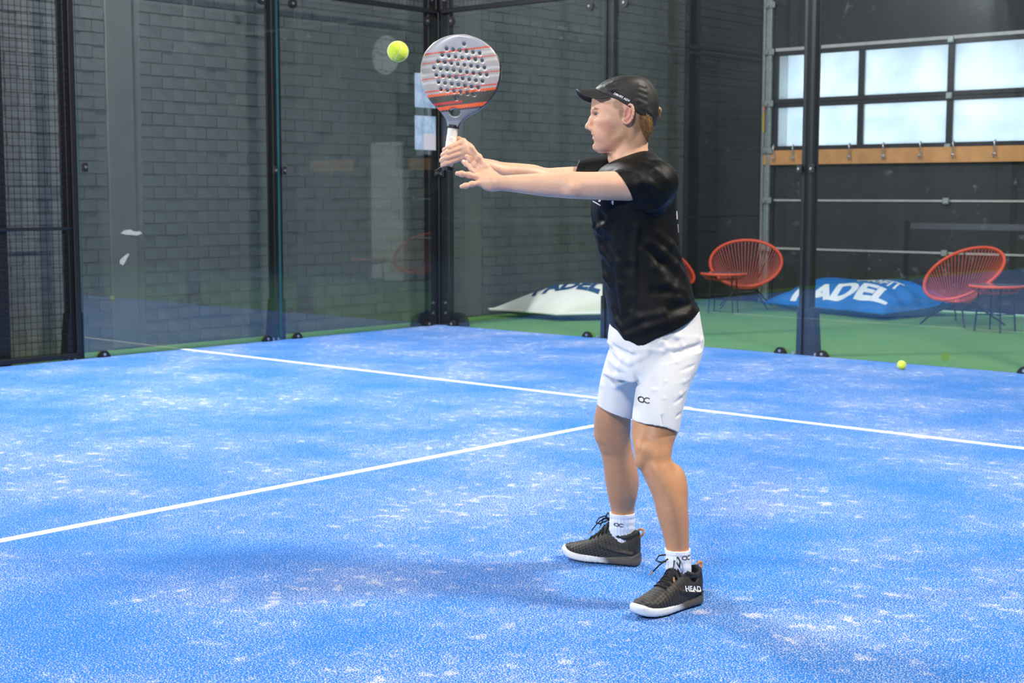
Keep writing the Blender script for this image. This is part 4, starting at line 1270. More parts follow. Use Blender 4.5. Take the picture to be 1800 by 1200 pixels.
hc = hc * (1 - .6 * tw[:, None]) + np.array([.34, .21, .085]) * .6 * tw[:, None]
ho = mesh_np('hair', Vh, Qh, M_HAIR, man, np.clip(hc, 0.02, 1))
ho['label'] = 'short fair brown hair below the cap'
# strands lying over the nape
mb = MB(); rr = random.Random(4)
HB = bvh_of(Vh, Qh)
for i in range(420):
    u = rr.uniform(1112, 1150); v = rr.uniform(196, 236); sy = rr.choice((-1, -1, 1))
    a = PX(u, v); hit = HB.ray_cast(Vector((a[0], sy * .2, a[2])), Vector((0, -sy, 0)))
    if hit[0] is None: continue
    p = np.array(hit[0]); L = rr.uniform(.018, .032)
    q = p + np.array([.30 * L, rr.uniform(-.15, .15) * L - sy * .0, -.95 * L])
    h2 = HB.find_nearest(Vector(q)); q = np.array(h2[0]) + np.array(h2[1]) * .0016
    m_ = (p + q) / 2; h3 = HB.find_nearest(Vector(m_)); m_ = np.array(h3[0]) + np.array(h3[1]) * .0022
    mb.tube([p, m_, q], [.0004, .0005, .0002], 3, caps=False)
for i in range(60):
    p = PX(rr.uniform(1150, 1157), rr.uniform(188, 196)) + [0, rr.uniform(-.012, .012), 0]
    q = p + [rr.uniform(-.004, .010), rr.uniform(-.004, .004), -rr.uniform(.016, .028)]
    mb.tube([p, (p + q) / 2 + [.003, 0, 0], q], [.0008, .0008, .0002], 3, caps=False)
M_STRAND = mat('fair_strands', srgb(140, 100, 56), .5, 0, .5, noise=(100, .25))
mb.build('hair_strands', M_STRAND, man)

# --- cap: crown and peak
cap = Field()
crows = [(132.6, 1100, 1112, .012), (134.5, 1084, 1127, .042), (139, 1070, 1137, .060), (147, 1056, 1145, .073), (157, 1046, 1151.5, .080), (170, 1041, 1156.5, .0845), (184, 1039.5, 1159, .0865), (200, 1040, 1158, .0865), (226, 1042, 1150, .083)]
crown_rows = [(PX(1100, v)[2], (PX(a, v)[0] + PX(b, v)[0]) / 2, (PX(b, v)[0] - PX(a, v)[0]) / 2, 0.0, w) for v, a, b, w in crows]
cap.loft(crown_rows, 2, 2.15, k=0, capk=.01)
ex = np.array([PX(u, v)[[0, 2]] for u, v in [(1020, 176), (1045, 172), (1068, 172.5), (1080, 177), (1094, 186), (1112, 197.5), (1130, 208), (1147, 219.5), (1170, 232)]])
def cap_edge(P): return np.interp(P[:, 0], ex[:, 0], ex[:, 1]).astype(np.float32) - P[:, 2]
cap.everywhere(cap_edge, 'i')
# stitched seams, sweatband line and soft puckers
for yy in (-.030, .030):
    pts = [PX(u, v) for u, v in [(1058, 150), (1080, 137), (1106, 132), (1135, 139)]]
    cap.chain([p + [0, yy, .002] for p in pts], [.0030] * 4, k=.002, mode='s')
cap.chain([PX(1128, 139) + [0, -.066, 0], PX(1119, 158) + [0, -.084, 0], PX(1110, 178) + [0, -.0895, 0], PX(1108, 192) + [0, -.0895, 0]], [.0028] * 4, k=.003, mode='s')
bl = [PX(u, v) for u, v in [(1070, 163), (1085, 169), (1104, 182), (1122, 194), (1147, 208)]]
cap.chain([p + [0, y_, 0] for p, y_ in zip(bl, (-.070, -.083, -.0888, -.0865, -.062))], [.0020] * 5, k=.002, mode='s')
drapes(cap, ([(1066, 153), (1080, 146), (1092, 141)], [(1070, 158), (1082, 156), (1092, 158)], [(1123, 150), (1132, 153)], [(1123, 158), (1134, 162)], [(1122, 167), (1134, 172)], [(1121, 177), (1134, 184)], [(1128, 188), (1144, 200)]), .006, .0004, .008)
cap.ell(PX(1160, 199), (.020, .030, .019), k=.004, mode='s')        # opening at the back
cap.everywhere(lambda P, d: d + .0010 * vnoise(P, 90, 21), 'd')
Vc, Qc = polygonise(cap, .0022)
Vc = relax(Vc, Qc, 1, .4)
capo = mesh_np('cap', Vc, Qc, M_CAP, man); capo['label'] = 'black running cap'
CAPB = bvh_of(Vc, Qc)
peak = Field()
pc = PX(1050, 160); tip = PX(1012.5, 158.5)
def peak_fn(P):
    x = (pc[0] + .030 - P[:, 0]) / (pc[0] + .030 - tip[0])            # 0 at the crown, 1 at the tip
    y = P[:, 1]
    zs_ = pc[2] + .0065 - .0020 * x - 6.2 * y * y * (.8 + .2 * x) - .02 * y
    sheet = np.abs(P[:, 2] - zs_) * .80 - .0022
    out = np.sqrt(np.maximum(x, 0) ** 2 + (y / .083) ** 2 * .999)
    edge = (((np.maximum(x, 0)) ** 2.6 + np.abs(y / .083) ** 2.6) ** (1 / 2.6) - 1) * .062
    return np.maximum(np.maximum(sheet, edge), P[:, 0] - (pc[0] + .035))
peak.add(peak_fn, [tip[0] - .01, -.09, pc[2] - .06], [pc[0] + .04, .09, pc[2] + .03])
peak.loft([(a, b, max(c - .006, .002), d, max(e - .006, .002)) for a, b, c, d, e in crown_rows], 2, 2.15, k=.001, mode='s')
Vp, Qp = polygonise(peak, .0017)
Vp = relax(Vp, Qp, 1, .4)
mesh_np('peak', Vp, Qp, M_CAP, capo)
# --- shirt
TORSO = rows_z([(266, 1116, 1146, 0, .070), (273, 1098, 1154, 0, .115), (283, 1076, 1164, 0, .165), (298, 1054, 1176, 0, .195), (320, 1043, 1185.5, 0, .202), (352, 1039.5, 1188.5, 0, .198), (385, 1041, 1191, 0, .190), (420, 1047, 1194, 0, .184),
                (450, 1053, 1197, 0, .182), (480, 1058, 1207, 0, .182), (505, 1062, 1215, 0, .184), (525, 1065, 1219, 0, .187), (545, 1068, 1229, 0, .190), (570, 1072, 1231, 0, .192), (615, 1078, 1226, 0, .192)], 0)
shirt = Field()
shirt.loft(TORSO, 2, 2.35, k=0, capk=.012)
def cut_cone(a, b, ra, rb, plane_pt, plane_n):
    a = np.array(a, np.float32); b = np.array(b, np.float32); ba = b - a; L2 = float(ba @ ba)
    pp = np.array(plane_pt, np.float32); pn = np.array(plane_n, np.float32); pn /= np.linalg.norm(pn)
    def fn(P):
        t = np.clip(((P - a) @ ba) / L2, 0, 1.0)
        d = np.linalg.norm(P - a - t[:, None] * ba, axis=1) - (ra + (rb - ra) * t)
        pl = (P - pp) @ pn
        inner = np.maximum(d + .0045, -(pl + .028))                  # open end: hollow for 28 mm
        return np.maximum(np.maximum(d, pl), -inner)
    return fn, np.minimum(a, b) - max(ra, rb), np.maximum(a, b) + max(ra, rb)
e0, e1 = PX(1079, 301, -.20), PX(1111, 353, -.20)
pn = np.array([-(e1[2] - e0[2]), 0, (e1[0] - e0[0])]); pn = pn if pn[0] < 0 else -pn
f_, lo_, hi_ = cut_cone(PX(1152, 322, -.165), PX(1070, 329, -.205), .072, .0465, (e0 + e1) / 2, pn + [0, -.2 * abs(pn[0]), 0])
shirt.add(f_, lo_, hi_, .022)
shirt.ell(PX(1144, 350, -.19), (.046, .034, .036), k=.02)
f_, lo_, hi_ = cut_cone(PX(1088, 308, .17), PX(1005, 311, .195), .076, .052, PX(1014, 305, .2), (-1, .15, .25))
shirt.add(f_, lo_, hi_, .02)
# neck opening
shirt.cone(PX(1112, 292), PX(1098, 235), .066, .070, k=.006, mode='s')
shirt.ell(PX(1084, 284), (.034, .040, .026), k=.008, mode='s')
# hem
hemx = np.array([PX(u, v, -.12)[[0, 2]] for u, v in [(1050, 548), (1066, 562), (1073, 573), (1085, 590), (1100, 602.5), (1115, 606.5), (1130, 603), (1150, 591), (1180, 579), (1205, 567), (1229, 551), (1250, 540)]])
def hem(P): return np.interp(P[:, 0], hemx[:, 0], hemx[:, 1]).astype(np.float32) - P[:, 2]
# drapery: ridges and hollows over the viewer's side
drapes(shirt, ([(1140, 425), (1163, 444), (1186, 466), (1201, 485)], [(1156, 411), (1178, 432), (1193, 452)], [(1160, 480), (1170, 498), (1186, 509), (1205, 515)],
               [(1172, 520), (1190, 526), (1210, 530)], [(1096, 574), (1125, 559), (1165, 552), (1215, 541)], [(1110, 588), (1135, 577), (1170, 566), (1205, 556)],
               [(1082, 395), (1086, 440), (1092, 500), (1098, 548)], [(1120, 400), (1112, 460), (1112, 520), (1118, 560)], [(1046, 400), (1056, 404), (1066, 396), (1072, 380)],
               [(1054, 416), (1062, 440), (1076, 462)], [(1062, 460), (1068, 486), (1074, 500)], [(1078, 540), (1088, 566), (1102, 590)], [(1128, 440), (1150, 470), (1160, 500)]), .010, .000, .018)
drapes(shirt, ([(1146, 440), (1168, 462), (1190, 486)], [(1054, 380), (1060, 392)], [(1066, 424), (1080, 450)], [(1104, 410), (1102, 470), (1106, 540)], [(1180, 545), (1210, 535)], [(1150, 510), (1175, 514)]), .010, .000, .018, 's')
drapes(shirt, ([(1100, 308), (1125, 321), (1150, 336), (1170, 350)], [(1112, 305), (1140, 322), (1166, 338)], [(1120, 362), (1142, 368), (1164, 368)], [(1104, 326), (1118, 340), (1128, 352)], [(1130, 288), (1150, 300), (1170, 316)]), .009, .001, .014)
drapes(shirt, ([(1132, 331), (1146, 340), (1160, 350)], [(1132, 355), (1146, 359), (1160, 361)]), .009, .001, .014, 's')
shirt.everywhere(lambda P, d: d + .0010 * vnoise(P * np.array([1, 1, .45], np.float32), 45, 31), 'd')
def shirt_hem(P, d):
    e = hem(P)
    inner = np.maximum(d + .004, -(e + .035))
    return np.maximum(np.maximum(d, e), -inner)
shirt.everywhere(shirt_hem, 'd')
Vs, Qs = polygonise(shirt, .0027)
Vs = relax(Vs, Qs, 1, .4)
shirto = mesh_np('shirt', Vs, Qs, M_SHIRT, man); shirto['label'] = 'black short-sleeved sports shirt'
SHB = bvh_of(Vs, Qs)
# collar band
loop = [(1139, 266, 0), (1134, 270, -.038), (1122, 277, -.062), (1106, 286, -.068), (1094, 293, -.056), (1085, 299, -.030), (1079, 299, .0), (1074, 292, .032), (1074, 281, .058), (1086, 272, .070), (1106, 266, .068), (1124, 264, .052), (1135, 264, .028)]
L3 = [PX(*q) for q in loop]
sm = []
for i in range(len(L3)):
    for t in (0, .25, .5, .75):
        p0, p1, p2, p3 = [L3[(i + j) % len(L3)] for j in (-1, 0, 1, 2)]
        sm.append(.5 * ((2 * p1) + (-p0 + p2) * t + (2 * p0 - 5 * p1 + 4 * p2 - p3) * t * t + (-p0 + 3 * p1 - 3 * p2 + p3) * t ** 3))
MB().tube(sm, .0055, 8, closed=True).build('collar', M_SHIRT, shirto, True)

# --- shorts
shorts = Field()
PEL = rows_z([(545, 1076, 1228, 0, .172), (565, 1073, 1231, 0, .178), (580, 1070.5, 1233.5, 0, .183), (597, 1069, 1236, 0, .188), (612, 1072, 1234, 0, .188), (635, 1070, 1228, 0, .186), (660, 1072, 1218, 0, .175)], 0)
SNEAR = rows_z([(615, 1118, 1233, -.085, .105), (645, 1117, 1225, -.10, .108), (672, 1119.5, 1213.5, -.115, .107), (700, 1115.5, 1205, -.130, .103), (728, 1112, 1198.5, -.142, .100), (770, 1109, 1191, -.155, .097)], 0)
SFAR = rows_z([(615, 1070, 1150, .085, .10), (645, 1061, 1138, .10, .102), (672, 1054.5, 1127, .112, .10), (700, 1050.5, 1119, .125, .097), (740, 1047, 1112, .14, .094)], 0)
shorts.loft(PEL, 2, 2.3, k=0)
shorts.loft(SFAR, 2, 2.2, k=.012)
shorts.loft(SNEAR, 2, 2.2, k=.012)
hn = np.array([PX(u, v, -.15)[[0, 2]] for u, v in [(1090, 735), (1111, 737), (1140, 738.5), (1164, 742.5), (1180, 750), (1192, 758.5), (1215, 775)]])
hf = np.array([PX(u, v, .14)[[0, 2]] for u, v in [(1030, 702), (1049, 710), (1075, 720), (1110, 733), (1140, 742)]])
def shorts_hem(P, d):
    zn = np.interp(P[:, 0], hn[:, 0], hn[:, 1]); zf = np.interp(P[:, 0], hf[:, 0], hf[:, 1])
    w = sstep(-.02, .03, P[:, 1])
    e = (zn * (1 - w) + zf * w).astype(np.float32) - P[:, 2]
    inner = np.maximum(d + .0045, -(e + .03))
    return np.maximum(np.maximum(d, e), -inner)
drapes(shorts, ([(1070, 601), (1085, 612), (1112, 617), (1140, 614), (1165, 617), (1200, 610), (1234, 596)], [(1165, 588), (1163, 600), (1172, 611), (1188, 612), (1196, 602)], [(1164, 586), (1190, 592), (1226, 594)],
                [(1080, 618), (1095, 632), (1108, 638), (1124, 630), (1140, 622)]), .008, .0020, .010)
drapes(shorts, ([(1076, 607), (1100, 622), (1114, 626)], [(1185, 621), (1210, 614), (1232, 605)], [(1112, 645), (1118, 660), (1121, 672)]), .008, .0020, .010, 's')
drapes(shorts, ([(1165, 644), (1190, 637), (1216, 628)], [(1186, 676), (1200, 671), (1211, 665)], [(1182, 698), (1194, 693), (1204, 686)], [(1130, 692), (1150, 686), (1170, 685)]), .006, -.0012, .007)
drapes(shorts, ([(1196, 652), (1212, 646), (1222, 641)], [(1186, 708), (1200, 699)], [(1190, 732), (1198, 726)]), .005, .0002, .006, 's')
drapes(shorts, ([(1062, 655), (1085, 662), (1108, 660)], [(1057, 678), (1085, 678), (1110, 668)], [(1072, 632), (1090, 645), (1106, 652)]), .008, .0008, .012)
# side seam and slit
drapes(shorts, ([(1172, 640), (1170, 670), (1168, 700), (1165, 728)],), .004, .0014, .006)
drapes(shorts, ([(1164, 731), (1164.5, 746)],), .0045, .004, .001, 's')
shorts.everywhere(lambda P, d: d + .0006 * vnoise(P, 45, 41), 'd')
shorts.everywhere(shorts_hem, 'd')
Vt, Qt = polygonise(shorts, .0027)
Vt = relax(Vt, Qt, 1, .4)
shortso = mesh_np('shorts', Vt, Qt, M_SHORTS, man); shortso['label'] = 'white sports shorts'
STB = bvh_of(Vt, Qt)

# --- printed marks: project flat outlines onto cloth along the line of sight's depth axis
def decal(name, V2, F2, origin, ex_, ey_, bvh, m, par, direction=(0, 1, 0), off=.0012, reach=.5):
    """V2 flat coords; point = origin + x*ex + y*ey, dropped along direction onto bvh"""
    d = Vector(direction).normalized(); vs = []; okv = []
    for x, y in V2:
        p = Vector(np.array(origin) + x * np.array(ex_) + y * np.array(ey_)) - d * .25
        h = bvh.ray_cast(p, d, .25 + reach)
        if h[0] is None: vs.append(p); okv.append(False)
        else: vs.append(h[0] - d * off); okv.append(True)
    fs = [f for f in F2 if all(okv[i] for i in f)]
    if not fs: return None
    o = MB().add(vs, fs).build(name, m, par)
    return o
def ring_arc(cx, cy, rx, ry, a0, a1, w, n=22):
    V = []; Fs = []
    for i in range(n + 1):
        a = math.radians(a0 + (a1 - a0) * i / n)
        for s in (-1, 1): V.append((cx + (rx + s * w / 2) * math.cos(a), cy + (ry + s * w / 2) * math.sin(a)))
    for i in range(n): Fs.append((2 * i, 2 * i + 1, 2 * i + 3, 2 * i + 2))
    return V, Fs
def merge2(*A):
    V = []; Fs = []
    for v, f in A:
        o = len(V); V += v; Fs += [tuple(i + o for i in q) for q in f]
    return V, Fs
def oc_mark():
    """linked O and C"""
    return merge2(ring_arc(-.52, 0, .46, .46, 0, 360, .21, 28), ring_arc(.48, 0, .50, .46, 42, 158, .21, 14), ring_arc(.48, 0, .50, .46, 205, 318, .21, 14), ring_arc(-.06, 0, .14, .62, 200, 240, .14, 6))
p0 = PX(1132.5, 702.5, -.2)
V2, F2 = oc_mark()
decal('logo', V2, F2, p0, (.0165, 0, 0), (.001, 0, .0165), STB, M_BLACKP, shortso)
# chest and back prints, cut off by the outline
V2, F2 = subdivide_flat([(0, 0), (.026, -.017), (.0275, -.0145), (.0015, .003)], [(0, 1, 2, 3)], 3)
decal('chest_print', V2, F2, PX(1039.5, 352, -.1), (1, 0, 0), (0, 0, 1), SHB, M_WHITELOGO, shirto)
V2, F2 = subdivide_flat([(0, 0), (.006, -.001), (.008, .006), (.003, .007)], [(0, 1, 2, 3)], 2)
decal('chest_print', V2, F2, PX(1051, 354, -.1), (1, 0, 0), (0, 0, 1), SHB, M_WHITELOGO, shirto)
V2, F2 = subdivide_flat([(0, 0), (.004, -.008), (.007, -.007), (.0075, .004), (.003, .005)], [(0, 1, 2, 3, 4)], 2)
decal('chest_print', V2, F2, PX(1071.5, 355, -.1), (1, 0, 0), (0, 0, 1), SHB, M_WHITELOGO, shirto)
V2, F2 = merge2(ring_arc(0, 0, .0045, .0115, 0, 360, .005, 16))
decal('back_print', V2, F2, PX(1189.5, 378, -.1), (1, 0, 0), (0, 0, 1), SHB, M_WHITELOGO, shirto, direction=(-.55, .83, 0), reach=.6)
V2, F2 = subdivide_flat([(0, 0), (.005, 0), (.006, -.026), (.003, -.026)], [(0, 1, 2, 3)], 2)
decal('back_print', V2, F2, PX(1192, 394, -.1), (1, 0, 0), (0, 0, 1), SHB, M_WHITELOGO, shirto, direction=(-.55, .83, 0), reach=.6)
# lettering on the cap
V2, F2 = text_mesh('DRI-FIT ADV', 1.0, 0, .02); V2, F2 = subdivide_flat(V2, F2, 1)
ca = math.radians(-27)
decal('lettering', V2, F2, PX(1092.5, 172, -.09), (.0098 * math.cos(ca), 0, .0098 * math.sin(ca)), (-.0095 * math.sin(ca), 0, .0095 * math.cos(ca)), CAPB, M_WHITELOGO, capo, off=.001)

# --- socks: ribbed tubes
def sock(rows, label, mark_uv, mark_dy, parent_name='sock'):
    T = table(rows); n = 96; m = 44; vs = []
    z1, z0 = T[0][-1], T[0][0]
    ring0 = []
    for j in range(m + 1):
        z = z0 + (z1 - z0) * j / m
        c1, r1, c2, r2 = [float(np.interp(z, T[0], t)) for t in T[1:]]
        cuff = sstep(z1 - .016, z1 - .012, np.array([z]))[0]
        for i in range(n):
            a = 2 * math.pi * i / n
            rib = .0011 * math.cos(a * 24) * (1 - .75 * cuff) + .0014 * cuff
            bag = .0005 * math.sin(z * 260 + 2 * math.sin(a)) * (1 - cuff)
            vs.append((c1 + (r1 + .0032 + rib + bag) * math.cos(a), c2 + (r2 + .0032 + rib + bag) * math.sin(a), z))
    c1, r1, c2, r2 = [float(np.interp(z1, T[0], t)) for t in T[1:]]
    for i in range(n):
        a = 2 * math.pi * i / n; vs.append((c1 + (r1 - .002) * math.cos(a), c2 + (r2 - .002) * math.sin(a), z1 - .003))
    fs = [(j * n + i, j * n + (i + 1) % n, (j + 1) * n + (i + 1) % n, (j + 1) * n + i) for j in range(m + 1) for i in range(n)]
    V = np.array(vs, np.float32); Q = np.array(fs)
    o = mesh_np('sock', V, Q, M_SOCK, man)
    V2, F2 = oc_mark()
    d = decal('logo', V2, F2, PX(*mark_uv, mark_dy), (.0165, 0, -.0016), (.001, 0, .0115), bvh_of(V, Q), M_BLACKP, o, off=.0015)
    return o
sock(rows_z([(900.5, 1074, 1113.5, .28, .038), (915, 1073.5, 1114, .287, .0365), (930, 1073, 1114, .294, .034), (945, 1077, 1113, .30, .030), (958, 1082, 1110, .302, .026)], 0), '', (1088.5, 924), .24)
sock(rows_z([(964, 1171.5, 1211, -.226, .0365), (985, 1171.5, 1212, -.226, .036), (1000, 1173, 1213, -.226, .033), (1012, 1177, 1213, -.226, .029), (1028, 1182, 1211, -.226, .026)], 0), '', (1211, 986.5), -.30)
# --- shoes
M_UPPER = mat('black_mesh_upper', srgb(44, 42, 40), .62, 0, .4, noise=(260, .35), bump=(500, .35, .0008), attr='tint')
M_SOLE = mat('moulded_sole', srgb(230, 228, 224), .5, 0, .4, attr='tint', noise=(60, .06))
M_LACE = mat('black_lace', srgb(16, 16, 17), .7, noise=(300, .2))
M_TAN = mat('tan_leather_tab', srgb(196, 128, 72), .55, noise=(60, .1))
M_OUT = mat('dark_outsole', srgb(40, 38, 38), .6, noise=(60, .15))
def make_shoe(heel, direction, side, label):
    """heel: back of the heel on the ground in the player's frame; side: +1 if the far side of the shoe is +y"""
    dv = np.array([direction[0], direction[1], 0.0]); dv /= np.linalg.norm(dv)
    rz = math.atan2(dv[1], dv[0])
    e = empty('shoe', (heel[0], heel[1], 0.0), rz); e.parent = man; e.scale = (1, 1, 1.16)
    if label: e['label'] = label
    s = Field()     # sole
    s.loft([(0.0, .0, .016, .024, .016), (.008, 0, .026, .021, .021), (.03, 0, .034, .019, .019), (.08, 0, .0355, .017, .017), (.13, .002, .037, .0155, .0155), (.18, .003, .044, .0155, .0155), (.22, .002, .045, .017, .0150), (.25, .000, .041, .0205, .0150), (.275, -.003, .030, .0265, .0140), (.287, -.004, .014, .031, .010)], 0, 3.2, k=0, capk=.006)
    s.ell((.268, -.002, .031), (.020, .030, .008), k=.008)
    s.everywhere(lambda P, d: d + .0007 * np.sign(np.sin(P[:, 0] * 320)) * (P[:, 2] < .006), 'd')
    V, Q = polygonise(s, .0024)
    V = relax(V, Q, 1, .3)
    fw = sstep(.105, .15, V[:, 0] + .9 * (.02 - V[:, 2]) * (V[:, 0] < .14))
    white = np.array([.80, .79, .77]); dark = np.array([.105, .088, .070])
    col = dark * (1 - fw[:, None]) + white * fw[:, None]
    col[V[:, 2] < .0055] = [.03, .03, .032]
    lip = (V[:, 2] > .026) & (V[:, 0] < .09); col[lip] = [.06, .055, .05]
    mesh_np('sole', V, Q, M_SOLE, e, col)
    u = Field()     # upper
    u.loft([(.004, 0, .018, .058, .040), (.015, 0, .028, .060, .046), (.04, 0, .0345, .060, .049), (.075, 0, .0375, .058, .052), (.105, .001, .040, .056, .054), (.135, .002, .0415, .049, .046), (.165, .003, .0425, .042, .037), (.20, .002, .0425, .035, .0290), (.235, .000, .0395, .030, .0245), (.262, -.002, .032, .0275, .021), (.281, -.004, .018, .029, .014)], 0, 2.35, k=0, capk=.008)
    u.cone((.072, 0, .20), (.060, 0, .085), .041, .034, k=.008, mode='s')
    ring = [(.060 + .047 * math.cos(a), .036 * math.sin(a), .089 + .018 * max(0, math.cos(a)) + .010 * max(0, -math.cos(a)) ** 2) for a in np.linspace(0, 2 * math.pi, 15)]
    u.chain(ring, [.0058] * 15, k=.006)
    u.chain([(.150, 0, .070), (.120, 0, .094), (.103, 0, .116)], [.016, .019, .014], k=.010)             # tongue
    # overlay ridges along the side and toe cap
    for sy in (-1, 1):
        u.chain([(.02, sy * .033, .040), (.07, sy * .040, .046), (.12, sy * .043, .056), (.150, sy * .036, .066)], [.0035] * 4, k=.006)
        u.chain([(.150, sy * .036, .066), (.19, sy * .040, .044), (.235, sy * .036, .037), (.262, sy * .022, .044)], [.003] * 4, k=.005)
    u.everywhere(lambda P, d: d + .0009 * np.sin(P[:, 0] * 420 + P[:, 2] * 260) * np.sin(P[:, 2] * 420 - P[:, 0] * 120) * (P[:, 2] < .085) * (P[:, 0] > .10), 'd')
    V, Q = polygonise(u, .0022)
    V = relax(V, Q, 1, .3)
    pat = np.sin(V[:, 0] * 380 + V[:, 2] * 300) * np.sin(V[:, 2] * 480 - V[:, 0] * 90)
    col = np.tile(np.array([.036, .031, .026]), (len(V), 1)) * (1 + .55 * (pat > .45))[:, None]
    col[(pat < -.5) & (V[:, 0] > .09) & (V[:, 2] < .08)] = [.010, .010, .010]
    col[V[:, 2] > .092] = [.016, .016, .017]
    col[V[:, 0] < .035] *= .7
    mesh_np('upper', V, Q, M_UPPER, e, col)
    UB = bvh_of(V, Q)
    # laces
    rows = [(.118, .030), (.133, .029), (.148, .028), (.163, .027), (.178, .025)]
    def on(x, y, off=.002):
        h = UB.ray_cast(Vector((x, y, .2)), Vector((0, 0, -1)))
        return np.array(h[0]) + [0, 0, off] if h[0] is not None else np.array([x, y, .08])
    for i in range(len(rows)):
        x, w = rows[i]
        MB().tube([on(x, -w), on(x, -w * .5, .003), on(x + .001, 0, .0035), on(x, w * .5, .003), on(x, w)], .0026, 6).build('lace', M_LACE, e, True)
        if i:
            x0, w0 = rows[i - 1]
            for sy in (-1, 1): MB().tube([on(x0, sy * w0, .001), on((x + x0) / 2, 0, .003), on(x, -sy * w, .001)], .0022, 6).build('lace', M_LACE, e, True)
    k0 = on(.112, 0, .006)
    for sy in (-1, 1):
        a = [k0, k0 + [.012, sy * .022, .014], k0 + [.026, sy * .044, .010], k0 + [.034, sy * .050, -.004], k0 + [.024, sy * .040, -.008], k0 + [.008, sy * .014, -.002], k0]
        MB().tube(a, .0024, 6).build('lace_loop', M_LACE, e, True)
        b_ = [k0, k0 + [.020, sy * .014, .004], k0 + [.040, sy * .030, -.012], k0 + [.052, sy * .044, -.030]]
        MB().tube(b_, .0022, 6).build('lace_end', M_LACE, e, True)
        MB().tube([b_[-1], b_[-1] + [.008, sy * .008, -.010]], .0019, 6).build('aglet', M_TAN, e)
    MB().disc(k0, (0, 0, 1), .007, .008, 10).build('lace_knot', M_LACE, e, True)
    # pull tabs
    MB().bbox((.094, -.010, .098), (.0985, .010, .142), .001).build('tongue_tab', M_TAN, e)
    MB().tube([(.006, 0, .086), (-.009, 0, .098), (-.010, 0, .110), (.002, 0, .113), (.012, 0, .104)], .0042, 6).build('heel_loop', M_TAN, e, True)
    return e, UB
sR, _ = make_shoe((.030, .275), (-.91, .40), 1, 'black court shoe with white toe, side on')
sL, ULB = make_shoe((.175, -.172), (-.76, -.65), -1, 'black court shoe with white lettering, toe towards the camera')
# brand lettering on the near side of the front shoe (viewer's side is shoe +y... chosen by the direction of view)
V2, F2 = text_mesh('HEAD', 1.0, 0, .03, 1.05); V2, F2 = subdivide_flat(V2, F2, 2)
d_ = np.array([-.76, -.65]); d_ /= np.linalg.norm(d_)
side = 1 if (d_[0] * 1.0) < 0 and True else -1
# shoe frame: +y is 90 degrees left of the toe direction; the viewer looks along +y of the player's frame
yl = np.array([-d_[1], d_[0]]); sgn = -1 if yl[1] > 0 else 1
decal('lettering', V2, F2, (.072, sgn * .1, .050), (-.0300, 0, -.0055), (.002, 0, .0205), ULB, M_WHITELOGO, sL, direction=(0, -sgn, 0), off=.0030)
V2, F2 = subdivide_flat([(0, 0), (.034, -.010), (.034, -.0085), (.0, .0016)], [(0, 1, 2, 3)], 2)

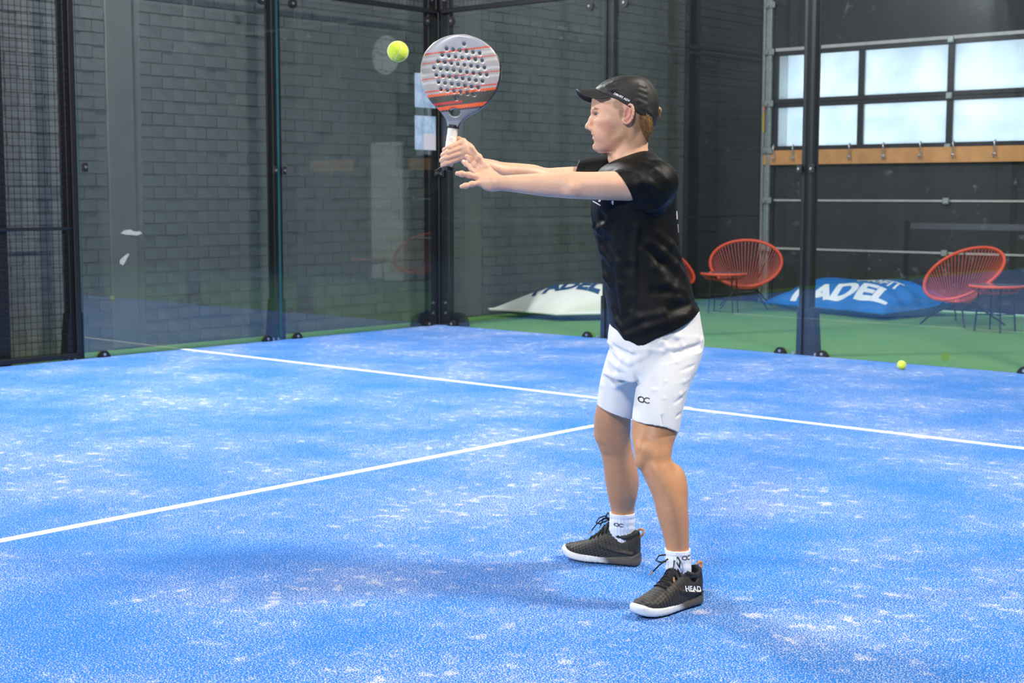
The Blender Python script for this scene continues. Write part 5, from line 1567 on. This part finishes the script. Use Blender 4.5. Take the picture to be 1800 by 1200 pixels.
# ------------------------------------------------------------------ racket
def make_racket():
    B0 = PX(786, 298, .052); B1 = PX(819.5, 61.5, .062)
    za = (B1 - B0); Ls = np.linalg.norm(za); za /= Ls
    ya = np.array([.10, 1, .0]); ya -= za * (ya @ za); ya /= np.linalg.norm(ya); xa = np.cross(ya, za)
    e = empty('padel_racket', (0, 0, 0), 0, 'grey and white padel racket with red stripes held up by the player', 'racket')
    Mx = Matrix(((xa[0], ya[0], za[0], B0[0]), (xa[1], ya[1], za[1], B0[1]), (xa[2], ya[2], za[2], B0[2]), (0, 0, 0, 1)))
    e.matrix_world = Matrix.Translation(Vector(MAN_O)) @ Matrix.Rotation(MAN_RZ, 4, 'Z') @ Mx
    k = Ls / .437
    F = Field()
    F.loft([(s * k, 0, w, 0, t) for s, w, t in [(.135, .017, .014), (.155, .024, .016), (.18, .046, .018), (.205, .078, .019), (.24, .108, .019), (.28, .1255, .019), (.32, .1305, .019), (.355, .126, .019), (.385, .109, .019), (.41, .084, .019), (.428, .050, .019), (.437, .012, .017)]], 2, 5.0, k=0, capk=.006)
    F.ell((0, 0, .186 * k), (.019, .06, .013), k=.004, mode='s')
    pit = .0215
    def holes(P):
        x = P[:, 0]; z = P[:, 2] - .318 * k
        row = np.round(z / pit); ox = np.where(np.mod(row, 2) == 0, 0, pit / 2)
        dx = x - (np.round((x - ox) / pit) * pit + ox); dz = z - row * pit
        gx = x - dx; gz = row * pit
        inside = (gx / .092) ** 2 + (gz / .088) ** 2 < 1
        return np.where(inside, np.sqrt(dx * dx + dz * dz) - .0056, .05).astype(np.float32)
    F.add(holes, [-.1, -.03, .22 * k], [.1, .03, .42 * k], .0015, 's')
    V, Q = polygonise(F, .0022)
    s = V[:, 2] / k; x = V[:, 0]
    col = np.tile(np.array([.36, .35, .38]), (len(V), 1))
    def put(mask, c): col[mask] = c
    wv = s - .26 * x                                                 # print runs a little askew
    put(wv < .384, [.42, .38, .37]); put(np.abs(wv - .387) < .0028, [.60, .08, .04])
    for c_ in (.345, .318, .291, .370): put(np.abs(wv - c_) < .0045, [.56, .53, .50])
    for c_ in (.3565, .3045): put(np.abs(wv - c_) < .0018, [.62, .10, .06])
    put(np.abs(wv - .262) < .0022, [.65, .09, .05])
    put(wv < .254, [.42, .46, .50]); put(np.abs(wv - .2485) < .0042, [.80, .14, .05]); put(wv < .244, [.075, .072, .062])
    put((wv < .222) & (wv > .214) & (x < .02), [.55, .05, .05]); put(wv < .212, [.10, .075, .09])
    put((wv < .208) & (wv > .196), [.85, .14, .05]); put(wv < .190, [.22, .23, .27]); put(wv < .158, [.30, .31, .36])
    yy = np.abs(V[:, 1]); put((yy < .0135) & (x > .0), [.035, .03, .04]); put((yy < .0135) & (x <= .0) & (s > .25), [.55, .48, .38])
    m = mat('racket_lacquer', (.5, .5, .5, 1), .28, 0, .5, attr='tint', noise=(40, .04), coat=.3)
    mesh_np('head', V, Q, m, e, col)
    # grip with overlapping wrap
    mg = mat('white_overgrip', srgb(232, 226, 214), .7, noise=(60, .06), bump=(500, .2, .0005))
    vs = []; n = 20; mm = 70; z0, z1 = .006, .138 * k
    for j in range(mm + 1):
        z = z0 + (z1 - z0) * j / mm
        for i in range(n):
            a = 2 * math.pi * i / n
            ph = ((z / .020) + a / (2 * math.pi)) % 1.0
            r = .0150 + .0009 * ph
            vs.append((r * 1.08 * math.cos(a), r * .98 * math.sin(a), z))
    fs = [(j * n + i, j * n + (i + 1) % n, (j + 1) * n + (i + 1) % n, (j + 1) * n + i) for j in range(mm) for i in range(n)]
    mesh_np('grip', np.array(vs), np.array(fs), mg, e)
    MB().disc((0, 0, .003), (0, 0, 1), .0185, .012, 18).build('end_cap', M_BLACKP, e)
    MB().disc((0, 0, .140 * k), (0, 0, 1), .0195, .010, 18).build('grip_collar', M_BLACKP, e)
    MB().tube([(0, 0, 0), (-.012, -.004, -.012), (-.030, -.006, -.016), (-.034, 0, -.008), (-.020, .01, .006), (-.010, .018, .03), (.012, .022, .05)], .0022, 6).build('wrist_strap', M_BLACKP, e, True)
    return e
make_racket()
bp = PX(699.5, 90.5, .03)
make_ball(tuple(MAN_O + LR * bp[0] + LF * bp[1] + np.array([0, 0, bp[2]])), 'yellow ball in the air just off the racket', (.3, .5, 1.0))
